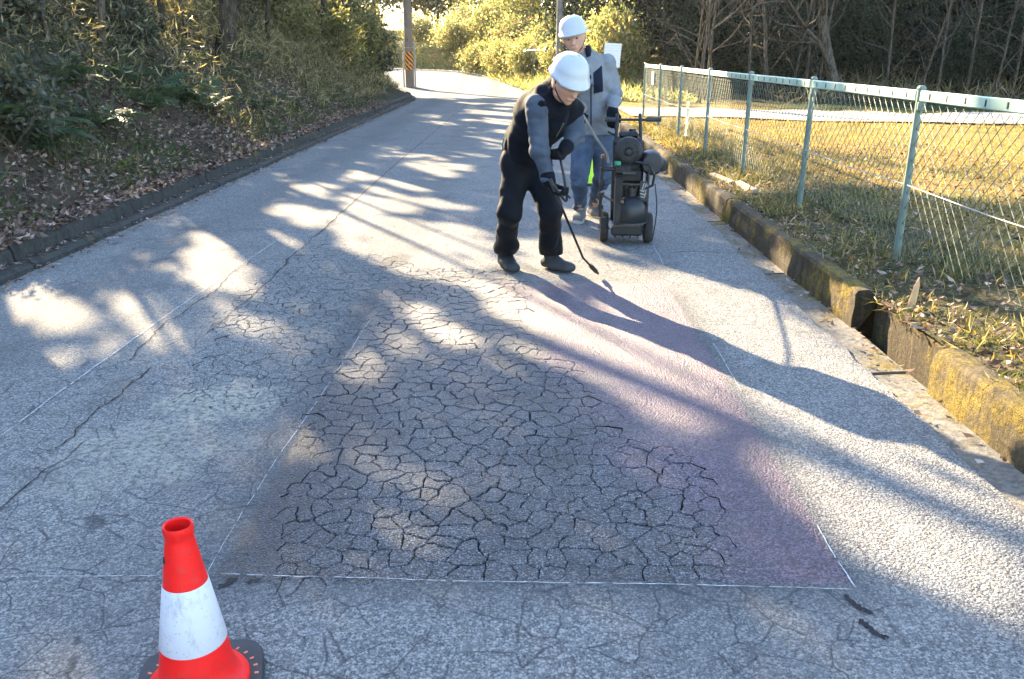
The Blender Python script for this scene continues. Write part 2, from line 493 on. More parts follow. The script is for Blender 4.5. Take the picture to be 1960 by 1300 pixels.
M_bank = soil('bank_soil', (0.035, 0.026, 0.018), (0.085, 0.062, 0.042), (0.05, 0.055, 0.022))
def field_mat():
    t = NT('field_soil')
    X, Y, Z = t.sep(t.pos())
    n = t.noise(26.0, detail=6, rough=0.7); m = t.noise(1.3, detail=5); f = t.noise(90.0, detail=4)
    c = t.mix(t.step(n, 0.35, 0.65), (0.15, 0.095, 0.028), (0.36, 0.235, 0.06))
    c = t.mix(t.math('MULTIPLY', t.step(m, 0.45, 0.6), 0.6), c, (0.095, 0.11, 0.03))
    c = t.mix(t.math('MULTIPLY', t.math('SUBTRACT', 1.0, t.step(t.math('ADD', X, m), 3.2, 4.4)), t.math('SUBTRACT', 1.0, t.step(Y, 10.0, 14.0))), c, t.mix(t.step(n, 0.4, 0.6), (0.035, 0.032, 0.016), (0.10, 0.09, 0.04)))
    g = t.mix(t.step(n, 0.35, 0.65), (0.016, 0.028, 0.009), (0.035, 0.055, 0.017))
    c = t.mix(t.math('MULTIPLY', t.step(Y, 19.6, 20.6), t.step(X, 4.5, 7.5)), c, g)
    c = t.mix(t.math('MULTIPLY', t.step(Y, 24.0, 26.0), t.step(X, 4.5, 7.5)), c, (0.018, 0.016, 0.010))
    return t.done(t.bsdf(c, 0.95, 0, 0.15, t.bump(t.math('ADD', n, f), 0.9, 0.02)))
M_field = field_mat()
M_path = simple('path_gravel', (0.36, 0.33, 0.28), 0.95, var=0.15, scale=12, bump=0.6, bdist=0.01)

# ------------------------------------------------------------------ road: sheet, cracked plates, cracks, chalk
DX0, DX1, DY0, DY1 = -2.0, 1.05, 2.10, 7.05
def road_strip(ys, fl, fr, nx):
    V = []; F = []
    for i, y in enumerate(ys):
        a, b = fl(y), fr(y)
        for k in range(nx + 1):
            V.append((a + (b - a) * k / nx, y, float(zroad(y))))
    for i in range(len(ys) - 1):
        for k in range(nx):
            F.append((i * (nx + 1) + k, i * (nx + 1) + k + 1, (i + 1) * (nx + 1) + k + 1, (i + 1) * (nx + 1) + k))
    return V, F
def redge(y):
    if y > 25: return float(XR(y))
    return float(XR(y)) + 0.035 * float(fbm(y * 2.3, 0.3, seed=21)) + 0.02 * float(fbm(y * 9.0, 0.7, seed=22))
rb = MB()
rb.add(*road_strip(np.arange(-1.5, DY0 + 1e-6, (DY0 + 1.5) / 60), lambda y: float(XL(y)), redge, 3))
rb.add(*road_strip(np.linspace(DY0, DY1, 20), lambda y: float(XL(y)), lambda y: DX0, 2))
rb.add(*road_strip(np.linspace(DY0, DY1, 90), lambda y: DX1, redge, 1))
rb.add(*road_strip(np.concatenate([np.linspace(DY1, 14, 120), np.linspace(14.1, 58, 110)]), lambda y: float(XL(y)), redge, 4))
ed = np.linspace(-1.5, 25, 500)
rb.add([p for y in ed for p in ((redge(y), y, 0.0), (redge(y) + 0.012, y, -0.05))], [(2 * i, 2 * i + 1, 2 * i + 3, 2 * i + 2) for i in range(len(ed) - 1)])
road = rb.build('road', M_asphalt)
tag(road, 'grey cracked asphalt road running uphill and bending left', 'road', kind='structure')
base = MB().box(((DX0 + DX1) / 2, (DY0 + DY1) / 2, -0.034), (DX1 - DX0 + 0.1, DY1 - DY0 + 0.1, 0.02)).build('crack_floor', M_crack, road)

ZONES = [[gp(*p)[:2] for p in z] for z in (
    [(760, 520), (880, 512), (1010, 525), (1000, 620), (1110, 720), (1210, 820), (1330, 900), (1400, 1010), (1380, 1114), (520, 1114), (560, 1000), (600, 900), (580, 810), (640, 690), (705, 600)],
    [(540, 500), (620, 468), (700, 480), (800, 512), (1010, 535), (960, 552), (860, 548), (770, 560), (690, 590), (600, 600), (520, 620), (440, 650), (400, 625), (470, 560)],
    [(440, 645), (520, 600), (640, 585), (700, 600), (655, 690), (600, 760), (520, 800), (430, 790), (350, 765), (370, 700)])]
def crackiness(x, y):
    x = np.asarray(x, float); y = np.asarray(y, float)
    j = 0.10 * fbm(x * 3.1, y * 3.1, seed=31)
    return (inpoly(x + j, y + j, ZONES[0]) | inpoly(x + j, y - j, ZONES[1]) | inpoly(x - j, y + j, ZONES[2])).astype(float)
seeds = []
sp = 0.080
for iy in range(-1, int((DY1 - DY0) / sp) + 2):
    for ix in range(-1, int((DX1 - DX0) / sp) + 2):
        jx, jy = RNG.uniform(-0.38, 0.38, 2)
        nx_, ny_ = DX0 + ix * sp, DY0 + iy * sp
        if RNG.random() < (0.13 if float(vnoise(nx_ * 2.2, ny_ * 1.7, seed=48)) > 0.12 else 0.03): continue
        if RNG.random() < 0.07: seeds.append((DX0 + (ix + RNG.random()) * sp, DY0 + (iy + RNG.random()) * sp))
        seeds.append((DX0 + (ix + 0.5 + jx + 0.5 * (iy % 2)) * sp, DY0 + (iy + 0.5 + jy) * sp * 1.05))
_k = []
for q in seeds:
    if all((q[0] - w[0]) ** 2 + (q[1] - w[1]) ** 2 > 0.038 ** 2 for w in _k[-160:]): _k.append(q)
seeds = np.array(_k)
cz = crackiness(seeds[:, 0], seeds[:, 1])
def clip(poly, tags, n, c, tg):
    """keep the side n.p <= c; tags mark each edge"""
    out = []; ot = []
    m = len(poly)
    for i in range(m):
        a, b = poly[i], poly[(i + 1) % m]
        da, db = n[0] * a[0] + n[1] * a[1] - c, n[0] * b[0] + n[1] * b[1] - c
        if da <= 0:
            out.append(a); ot.append(tags[i] if db <= 0 else tags[i])
            if db > 0:
                t = da / (da - db); out.append((a[0] + (b[0] - a[0]) * t, a[1] + (b[1] - a[1]) * t)); ot.append(tg)
        elif db <= 0:
            t = da / (da - db); out.append((a[0] + (b[0] - a[0]) * t, a[1] + (b[1] - a[1]) * t)); ot.append(tags[i])
    return out, ot
def wob2(p):
    x, y = p[:, 0], p[:, 1]
    fade = np.clip(np.minimum.reduce([x - DX0, DX1 - x, y - DY0, DY1 - y]) / 0.06, 0, 1)
    ax = 0.014 * vnoise(x * 13, y * 13, seed=41) + 0.008 * vnoise(x * 40, y * 40, seed=42) + 0.004 * vnoise(x * 95, y * 95, seed=45)
    ay = 0.014 * vnoise(x * 13, y * 13, seed=43) + 0.008 * vnoise(x * 40, y * 40, seed=44) + 0.004 * vnoise(x * 95, y * 95, seed=46)
    return np.stack([x + ax * fade, y + ay * fade], 1)
plates = []; rest = MB()
for i, s in enumerate(seeds):
    dd = ((seeds - s) ** 2).sum(1)
    nb = np.argsort(dd)[1:34]
    poly = [(DX0, DY0), (DX1, DY0), (DX1, DY1), (DX0, DY1)]; tags = [-1] * 4
    for j in nb:
        q = seeds[j]; n = q - s; L = math.sqrt(dd[j]); n = n / L
        h = random.Random(int(min(i, j)) * 7919 + int(max(i, j))).random()
        w = 0.0
        if cz[i] or cz[j]:
            mid_ = (s + q) / 2
            big_ = float(vnoise(mid_[0] * 4.2, mid_[1] * 3.0, seed=47)) * 0.5 + 0.5
            w = 0.0010 + 0.0030 * h ** 1.5 * max(0.15, big_ * 1.5 - 0.30)
            if not (cz[i] and cz[j]): w *= 0.5
        poly, tags = clip(poly, tags, n, float(n @ ((s + q) / 2)) - w, int(j))
        if len(poly) < 3: break
    if len(poly) < 3: continue
    pts = []
    m = len(poly)
    for k in range(m):
        a, b = np.array(poly[k]), np.array(poly[(k + 1) % m])
        ns = max(1, int(np.linalg.norm(b - a) / 0.014))
        for q in range(ns): pts.append(a + (b - a) * q / ns)
    pts = wob2(np.array(pts))
    if len(pts) < 3: continue
    if cz[i]:
        plates.append((i, pts))
    else:
        rest.add([(p[0], p[1], 0.0) for p in pts], [tuple(range(len(pts)))])
rest.build('uncracked_surface', M_asphalt, road)
plates.sort(key=lambda q: -1.0 / q[1][:, 1].mean() ** 2)
extra = MB()
for rank, (i, pts) in enumerate(plates):
    c = pts.mean(0); r = random.Random(i)
    n = len(pts)
    inner = c + (pts - c) * (1 - 0.0035 / np.maximum(np.linalg.norm(pts - c, axis=1), 0.01))[:, None]
    tx, ty, dz = r.uniform(-0.03, 0.03), r.uniform(-0.03, 0.03), r.uniform(-0.0025, 0.0015)
    zt = dz + (inner - c) @ np.array([tx, ty])
    V = [(p[0], p[1], -0.028) for p in pts] + [(p[0], p[1], z - 0.003) for p, z in zip(pts, zt)] + [(p[0], p[1], z) for p, z in zip(inner, zt)]
    F = []
    for k in range(n):
        k2 = (k + 1) % n
        F.append((k, k2, n + k2, n + k)); F.append((n + k, n + k2, 2 * n + k2, 2 * n + k))
    F.append(tuple(range(2 * n, 3 * n)))
    if rank < 300:
        obj('asphalt_plate', mesh_np('asphalt_plate', np.array(V), F, M_asphalt), road)
    else:
        extra.add(V, F)
if extra.v:
    tag(extra.build('cracked_surface', M_asphalt, road), kind='stuff')

def ribbon(name, pxs, w, z, mat, parent, seed, jag=0.4, wv=0.5, amp=0.0, step=0.03, smooth_path=False, gap=0.0):
    G = [gp(*p)[:2] for p in pxs]
    P = []
    for a, b in zip(G[:-1], G[1:]):
        n = max(1, int(np.linalg.norm(b - a) / step))
        P += [a + (b - a) * k / n for k in range(n)]
    P.append(G[-1]); P = np.array(P)
    P = P + amp * np.stack([vnoise(P[:, 0] * 7, P[:, 1] * 7, seed=seed), vnoise(P[:, 0] * 7, P[:, 1] * 7, seed=seed + 1)], 1)
    P = P + amp * 0.4 * np.stack([vnoise(P[:, 0] * 25, P[:, 1] * 25, seed=seed + 2), vnoise(P[:, 0] * 25, P[:, 1] * 25, seed=seed + 3)], 1)
    d = np.gradient(P, axis=0); d /= np.linalg.norm(d, axis=1)[:, None] + 1e-9
    nrm = np.stack([-d[:, 1], d[:, 0]], 1)
    r = np.random.default_rng(seed)
    ww = w * (1 - wv * r.random(len(P))) * (0.85 + 0.25 * vnoise(P[:, 0] * 3, P[:, 1] * 3, seed=seed + 5))
    ww = np.maximum(ww, w * 0.1); ww[0] = ww[-1] = w * 0.05
    o = jag * w * (r.random(len(P)) - 0.5)
    A = P + nrm * (o + ww / 2)[:, None]; B = P + nrm * (o - ww / 2)[:, None]
    V = np.concatenate([np.c_[A, np.full(len(A), z)], np.c_[B, np.full(len(B), z)]])
    n = len(P)
    F = [(k, k + 1, n + k + 1, n + k) for k in range(n - 1) if r.random() >= gap]
    return obj(name, mesh_np(name, V, F, mat), parent)
ribbon('long_crack', [(100, 860), (170, 800), (240, 745), (290, 700)], 0.009, 0.004, M_crack, road, 51, amp=0.035)
ribbon('long_crack', [(0, 985), (60, 930), (110, 890), (160, 845)], 0.007, 0.004, M_crack, road, 57, amp=0.03)
ribbon('long_crack', [(240, 690), (300, 640), (350, 600), (400, 560), (440, 528), (475, 500)], 0.008, 0.004, M_crack, road, 61, amp=0.03)
ribbon('long_crack', [(400, 640), (440, 600), (480, 570), (530, 520), (560, 490), (600, 455)], 0.009, 0.004, M_crack, road, 67, amp=0.02)
ribbon('road_joint', [(600, 455), (640, 420), (700, 366), (760, 312), (820, 262), (860, 228), (895, 198)], 0.013, 0.004, M_crack, road, 71, amp=0.012, step=0.08)
ribbon('long_crack', [(1270, 484), (1330, 482), (1400, 486), (1440, 482)], 0.012, 0.004, M_crack, road, 77, amp=0.03)
ribbon('long_crack', [(730, 522), (800, 538), (880, 533), (960, 536), (1010, 540)], 0.012, 0.004, M_crack, road, 81, amp=0.03)
ribbon('long_crack', [(100, 549), (160, 538)], 0.010, 0.004, M_crack, road, 83, amp=0.01)
for k, (pp, w, g) in enumerate([([(0, 838), (90, 770), (180, 705), (300, 618), (420, 535), (535, 458)], 0.009, 0.06), ([(0, 1106), (150, 1105), (305, 1104)], 0.004, 0.1),
                             ([(395, 1104), (430, 1040), (470, 975), (530, 880), (600, 780), (660, 690), (712, 606)], 0.004, 0.2),
                             ([(420, 1100), (600, 1106), (800, 1112), (1000, 1117), (1250, 1121), (1500, 1126), (1640, 1131)], 0.0045, 0.1),
                             ([(1640, 1131), (1600, 1070), (1560, 1000)], 0.006, 0.06), ([(1420, 752), (1385, 690), (1362, 655)], 0.007, 0.06), ([(1270, 508), (1250, 470)], 0.008, 0.06),
                             ([(535, 458), (580, 461), (622, 458)], 0.010, 0.3), ([(1400, 575), (1300, 548), (1240, 520), (1160, 496)], 0.005, 0.5)]):
    ribbon('chalk_line', pp, w, 0.005, M_chalk if k != 8 else M_crack, road, 90 + k * 7, jag=0.3, wv=0.6, amp=0.003, step=0.02, gap=g)
M_tar = simple('wet_emulsion', (0.020, 0.017, 0.020), 0.6, var=0.4, spec=0.15)
for k, (pp, w) in enumerate([([(1615, 1140), (1645, 1165), (1670, 1178)], 0.026), ([(1640, 1185), (1665, 1205), (1692, 1226)], 0.03), ([(455, 1108), (440, 1118), (424, 1128)], 0.034), ([(500, 1108), (470, 1118)], 0.02), ([(1700, 1222), (1688, 1222)], 0.025)]):
    ribbon('emulsion_drip', pp, w, 0.0045, M_tar, road, 190 + k * 9, wv=0.4, amp=0.006, step=0.008)

# ------------------------------------------------------------------ gutter, low wall, kerb
def extrude(prof, ys, xs, zs, amp, seed, caps=True):
    """prof: (x, z) offsets; rows along Y with weathered relief"""
    prof = np.array(prof, float); n = len(prof)
    ys = np.asarray(ys, float)
    V = np.zeros((len(ys), n, 3))
    V[:, :, 0] = xs[:, None] + prof[None, :, 0]; V[:, :, 1] = ys[:, None]; V[:, :, 2] = zs[:, None] + prof[None, :, 1]
    off = amp * fbm(V[:, :, 1] * 5, V[:, :, 0] * 9 + V[:, :, 2] * 9, seed=seed) + amp * 0.5 * fbm(V[:, :, 1] * 21, V[:, :, 0] * 30 + V[:, :, 2] * 30, seed=seed + 3)
    V[:, :, 0] -= off; V[:, :, 2] += off * 0.6
    F = [(i * n + k, i * n + k + 1, (i + 1) * n + k + 1, (i + 1) * n + k) for i in range(len(ys) - 1) for k in range(n - 1)]
    if caps: F += [tuple(range(n)), tuple(range((len(ys) - 1) * n, len(ys) * n))[::-1]]
    return V.reshape(-1, 3), F
def run(name, prof, y0, y1, dy, x0, amp, seed, mat, parent):
    ys = np.arange(y0, y1 + 1e-6, dy)
    V, F = extrude(prof, ys, np.full(len(ys), x0), np.zeros(len(ys)), amp, seed)
    return obj(name, mesh_np(name, V, F, mat), parent)
gut = empty('gutter', (1.78, 2, 0))
tag(gut, 'narrow concrete gutter strip with moss along the right edge of the road', 'gutter', kind='structure')
gut.location = (0, 0, 0)
for k, (a, b) in enumerate([(-1.5, 1.99), (2.0, 3.99), (4.0, 5.99), (6.0, 7.99), (8.0, 9.99), (10.0, 13.99), (14.0, 17.99), (18.0, 24.0)]):
    run('gutter_slab', [(-0.12, -0.09), (-0.12, -0.028), (-0.05, -0.022), (0.05, -0.018), (0.12, -0.012), (0.19, -0.008), (0.20, -0.09)], a, b - 0.004, 0.04 if b < 9 else 0.15, 1.70, 0.006, 100, M_gut, gut)
wall = empty('low_wall', (0, 0, 0))
tag(wall, 'low mossy concrete retaining wall between the gutter and the grass verge', 'wall')
WP = [(0.0, -0.08), (-0.008, 0.05), (0.0, 0.12), (0.004, 0.185), (0.02, 0.205), (0.07, 0.212), (0.115, 0.205), (0.125, 0.10)]
run('wall_segment', WP, -1.5, 3.72, 0.03, 1.872, 0.014, 120, M_wall_near, wall)
run('wall_segment', WP, 4.70, 7.93, 0.03, 1.878, 0.014, 121, M_wall, wall)
run('wall_segment', WP, 7.94, 12.0, 0.05, 1.876, 0.014, 122, M_wall, wall)
run('wall_segment', WP, 12.01, 17.0, 0.1, 1.878, 0.014, 123, M_wall, wall)
run('wall_segment', WP, 17.01, 24.0, 0.15, 1.876, 0.014, 124, M_wall, wall)
run('inlet_back', [(0.125, -0.30), (0.12, 0.05), (0.125, 0.14), (0.155, 0.165), (0.24, 0.17)], 3.71, 4.71, 0.03, 1.88, 0.014, 125, M_wall, wall)
MB().box((1.97, 4.21, -0.31), (0.2, 1.0, 0.03)).build('inlet_floor', M_crack, wall)
kerb = empty('kerb', (0, 0, 0))
tag(kerb, 'dark weathered kerb at the foot of the leafy bank', 'kerb', kind='structure')
KP = [(0.02, -0.05), (0.012, 0.035), (-0.03, 0.058), (-0.085, 0.062), (-0.105, 0.045), (-0.122, 0.05), (-0.135, 0.135), (-0.155, 0.172), (-0.20, 0.185), (-0.30, 0.18), (-0.33, 0.05)]
for k, (a, b, dy) in enumerate([(1.0, 5.99, 0.08), (6.0, 9.99, 0.04), (10.0, 14.99, 0.06), (15.0, 21.99, 0.1), (22.0, 34.0, 0.15)]):
    ys = np.arange(a, b + 1e-6, dy)
    V, F = extrude(KP, ys, XL(ys) + 0.02 * fbm(ys * 0.8, 0.0, seed=139), zroad(ys) + 0.012 * fbm(ys * 1.1, 0.5, seed=138), 0.010, 140 + k)
    obj('kerb_run', mesh_np('kerb_run', V, F, M_kerb), kerb)

# ------------------------------------------------------------------ ground sheets
def sheet(name, ds, ys, fx, fz, mat, label, cat):
    D, Y = np.meshgrid(ds, ys)
    X = fx(D, Y); Zz = fz(D, Y)
    V = np.stack([X, Y, Zz], -1).reshape(-1, 3)
    n, m = len(ys), len(ds)
    i, k = np.meshgrid(np.arange(n - 1), np.arange(m - 1), indexing='ij')
    a = (i * m + k).ravel()
    F = np.stack([a, a + 1, a + m + 1, a + m], 1)
    o = obj(name, mesh_np(name, V, F, mat, smooth=True))
    return tag(o, label, cat, kind='structure')
dl = np.concatenate([np.linspace(0.31, 7, 68), np.linspace(7.3, 40, 40)])
yl = np.concatenate([np.linspace(-8, 30, 260), np.linspace(30.4, 120, 110)])
sheet('bank', dl, yl, lambda d, Y: XL(Y) - d, hbank, M_bank, 'steep earth bank rising left of the road under dead leaves', 'bank')
dr = np.concatenate([np.linspace(0.28, 8, 78), np.linspace(8.3, 70, 60)])
yr = np.concatenate([np.linspace(-8, 30, 230), np.linspace(30.4, 130, 140)])
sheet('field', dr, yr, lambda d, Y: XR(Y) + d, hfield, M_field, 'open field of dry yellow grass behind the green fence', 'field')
gb = MB().add([(-300, -300, -0.6), (300, -300, -0.6), (300, 400, -0.6), (-300, 400, -0.6)], [(0, 1, 2, 3)]).build('ground', M_bank)
tag(gb, 'bare ground far around the road and the woods', 'ground', kind='structure')
pb = MB()
xs = np.linspace(2.3, 40, 90)
pv = []
for x in xs:
    yc = 20.2 - 2.0 * float(sm(x, 2.0, 9.0)) + 0.15 * float(fbm(x * 0.3, 0.0, seed=60))
    for s_, e in ((-1.5, 0), (0, 0), (1.5, 0)):
        yy = yc + s_ + 0.06 * float(fbm(x * 3.0, s_ * 5, seed=61))
        pv.append((x, yy, float(field_z(np.array(x), np.array(yy))) + 0.035))
pb.add(pv, [(3 * i + k, 3 * i + 3 + k, 3 * i + 4 + k, 3 * i + 1 + k) for i in range(len(xs) - 1) for k in (0, 1)])
path = tag(pb.build('path', M_path), 'pale gravel path crossing the dry field', 'path', kind='structure')

rng = np.random.default_rng(3)
n = 3000
Xg = np.where(rng.random(n) < 0.5, rng.uniform(-3.4, 1.6, n), np.clip(rng.normal(-0.2, 0.9, n), -3.3, 1.6)); Yg = 1.2 + 9.0 * rng.random(n) ** 1.4
rg_ = 0.0012 + 0.0042 * rng.random(n) ** 3
tet = np.array([[1, 0.2, 0], [-0.5, 0.9, 0.1], [-0.6, -0.8, 0], [0.1, 0, 1.1], [0.6, -0.5, 0.6]])
ang_ = rng.random(n) * 6.283
R_ = np.stack([np.stack([np.cos(ang_), -np.sin(ang_)], 1), np.stack([np.sin(ang_), np.cos(ang_)], 1)], 1)
Vt = np.einsum('nij,kj->nki', R_, tet[:, :2]); Vt = np.concatenate([Vt, np.broadcast_to(tet[None, :, 2:], (n, 5, 1))], 2) * rg_[:, None, None]
Vt += np.stack([Xg, Yg, np.zeros(n)], 1)[:, None]
Ft = np.array([[0, 1, 3], [1, 2, 3], [2, 4, 3], [4, 0, 3], [2, 0, 4]])
F_ = (Ft[None] + 5 * np.arange(n)[:, None, None]).reshape(-1, 3)
M_grit = leafmat('grit', [(0, (0.05, 0.05, 0.05)), (0.6, (0.2, 0.19, 0.18)), (1, (0.42, 0.40, 0.36))], 0.0, 0.9, 0.2, 1.0)
tag(obj('grit', mesh_np('grit', Vt.reshape(-1, 3), F_, M_grit)), 'loose grit and chips scattered on the asphalt', 'grit', kind='stuff')

# ------------------------------------------------------------------ foliage helpers
def unit(v):
    return v / (np.linalg.norm(v, axis=-1, keepdims=True) + 1e-9)
def kites(P, D, L, W, rng, fold=0.15, base=0.35, N=None):
    """one four-cornered leaf or blade per point: P base, D direction, L length, W width"""
    P = np.asarray(P, float); n = len(P)
    D = unit(D)
    A = unit(np.cross(D, rng.normal(size=(n, 3)) if N is None else N))
    Nn = np.cross(D, A)
    L = np.broadcast_to(L, (n,))[:, None]; W = np.broadcast_to(W, (n,))[:, None]
    mid = P + D * L * base + Nn * L * fold
    V = np.stack([P, mid + A * W / 2, P + D * L, mid - A * W / 2], 1).reshape(-1, 3)
    F = np.arange(4 * n).reshape(-1, 4)
    return V, F
def rdir(n, rng, up=0.0):
    v = rng.normal(size=(n, 3)); v = unit(v); v[:, 2] += up
    return unit(v)
def cat(*vf):
    Vs = []; Fs = []; k = 0
    for V, F in vf:
        Vs.append(V); Fs.append(F + k); k += len(V)
    return np.concatenate(Vs), np.concatenate(Fs)
def crown_pts(n, R, rng, clumps=60, spread=0.22, hollow=0.45, low=0.0):
    c = unit(rng.normal(size=(clumps, 3))) * (hollow + (1 - hollow) * rng.random((clumps, 1)) ** 0.6)
    c[:, 2] = np.abs(c[:, 2]) if low == 0 else c[:, 2]
    sz = spread * (0.5 + rng.random(clumps))
    i = rng.integers(0, clumps, n)
    return (c[i] + rng.normal(size=(n, 3)) * sz[i][:, None]) * np.array(R)

def bark(name, base, moss):
    t = NT(name)
    P = t.obj()
    v = t.n('VectorMath', operation='MULTIPLY'); t.set(v, 0, P); v.inputs[1].default_value = (26.0, 26.0, 5.0)
    r = t.noise(1.0, v.outputs[0], detail=4, rough=0.6, dist=0.6); m = t.noise(3.0, P, detail=4)
    c = t.mix(t.step(r, 0.35, 0.65), tuple(x * 0.35 for x in base), tuple(x * 1.5 for x in base))
    c = t.mix(t.math('MULTIPLY', t.step(m, 0.52, 0.68), moss), c, (0.07, 0.085, 0.04))
    return t.done(t.bsdf(c, 0.95, 0, 0.15, t.bump(r, 1.0, 0.03)))
M_bark = bark('bark', (0.06, 0.047, 0.037), 0.35)
M_bark_pale = bark('pale_bark', (0.078, 0.064, 0.05), 0.25)
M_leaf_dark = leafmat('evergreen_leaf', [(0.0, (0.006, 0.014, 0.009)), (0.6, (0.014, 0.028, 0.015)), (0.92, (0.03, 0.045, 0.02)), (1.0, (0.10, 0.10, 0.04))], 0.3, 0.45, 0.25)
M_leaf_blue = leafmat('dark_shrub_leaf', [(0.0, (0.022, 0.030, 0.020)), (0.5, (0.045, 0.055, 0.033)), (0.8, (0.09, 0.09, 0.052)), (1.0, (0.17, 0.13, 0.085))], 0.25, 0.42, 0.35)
M_leaf_olive = leafmat('olive_leaf', [(0.0, (0.07, 0.08, 0.03)), (0.5, (0.16, 0.16, 0.07)), (0.85, (0.26, 0.24, 0.11)), (1.0, (0.36, 0.31, 0.18))], 0.6, 0.4, 0.45)
M_leaf_yellow = leafmat('yellow_green_leaf', [(0.0, (0.10, 0.13, 0.04)), (0.35, (0.19, 0.205, 0.075)), (0.65, (0.31, 0.29, 0.12)), (0.88, (0.44, 0.40, 0.22)), (1.0, (0.42, 0.2, 0.08))], 0.6, 0.45, 0.4, 1.3, 0.75)
M_sasa = leafmat('bamboo_grass_leaf', [(0.0, (0.06, 0.066, 0.03)), (0.4, (0.16, 0.14, 0.07)), (0.75, (0.31, 0.25, 0.14)), (1.0, (0.46, 0.39, 0.25))], 0.5, 0.5, 0.35)
M_litter = leafmat('dead_leaf', [(0.0, (0.04, 0.023, 0.017)), (0.4, (0.12, 0.072, 0.052)), (0.75, (0.26, 0.17, 0.13)), (1.0, (0.46, 0.36, 0.30))], 0.15, 0.7, 0.25)
M_grass = leafmat('green_grass', [(0.0, (0.02, 0.045, 0.012)), (0.6, (0.05, 0.085, 0.022)), (1.0, (0.12, 0.13, 0.04))], 0.4, 0.5, 0.3)
M_dry = leafmat('dry_grass', [(0.0, (0.16, 0.10, 0.03)), (0.4, (0.36, 0.235, 0.06)), (0.8, (0.50, 0.35, 0.10)), (1.0, (0.50, 0.40, 0.21))], 0.4, 0.6, 0.25)
M_weed = leafmat('verge_weed', [(0.0, (0.03, 0.04, 0.014)), (0.4, (0.09, 0.095, 0.03)), (0.75, (0.20, 0.16, 0.07)), (0.93, (0.33, 0.26, 0.14)), (1.0, (0.30, 0.08, 0.03))], 0.4, 0.55, 0.3)
M_fern = leafmat('fern_leaf', [(0.0, (0.03, 0.06, 0.03)), (0.6, (0.06, 0.10, 0.05)), (1.0, (0.11, 0.145, 0.075))], 0.3, 0.55, 0.15)
M_reed = leafmat('pale_reed', [(0.0, (0.10, 0.08, 0.04)), (0.6, (0.2, 0.16, 0.085)), (1.0, (0.3, 0.25, 0.14))], 0.4, 0.6, 0.25)

def limb_path(p0, d0, L, n, bend, rng, up=0.0):
    P = [np.array(p0, float)]; d = np.array(d0, float)
    for k in range(n):
        d = d + rng.normal(size=3) * bend + np.array([0, 0, up]); d = d / np.linalg.norm(d)
        P.append(P[-1] + d * L / n)
    return P
def trunk_mesh(name, mat, H, r0, lean, seed, origin=None, limbs=6, limb_r=0.35, limb_len=0.4, start=0.4, bend=0.05, sub=2, n=10, r_top=0.35):
    rng = np.random.default_rng(seed)
    mb = MB()
    P = limb_path((0, 0, -0.25), np.array([lean[0], lean[1], 1.0]), H + 0.25, 9, bend, rng, up=0.03)
    R = [r0 * (1.25 if k == 0 else 1.0) * (1 - (1 - r_top) * k / 9) for k in range(10)]
    mb.tube(P, R, n)
    for j in range(limbs):
        s = start + (1 - start) * (j + rng.random()) / limbs
        i = min(8, int(s * 9)); p = P[i] + (P[i + 1] - P[i]) * (s * 9 - i)
        a = rng.random() * 6.283
        d = np.array([math.cos(a), math.sin(a), 0.55 + 0.5 * rng.random()])
        Lq = H * limb_len * (0.6 + 0.6 * rng.random())
        rr = r0 * limb_r * (1 - 0.5 * s)
        q = limb_path(p, unit(d), Lq, 6, 0.16, rng, up=0.04)
        if origin is not None and shades_light(np.array(q) + origin): continue
        mb.tube(q, [rr * (1 - 0.8 * k / 6) for k in range(7)], 6)
        for b in range(sub):
            k = 2 + rng.integers(0, 4)
            d2 = unit(q[k] - q[k - 1] + rng.normal(size=3) * 0.7)
            q2 = limb_path(q[k], d2, Lq * 0.55, 5, 0.2, rng, up=0.05)
            mb.tube(q2, [rr * 0.45 * (1 - 0.85 * i2 / 5) for i2 in range(6)], 5)
    return mesh_np(name, np.array(mb.v), mb.f, mat, True)

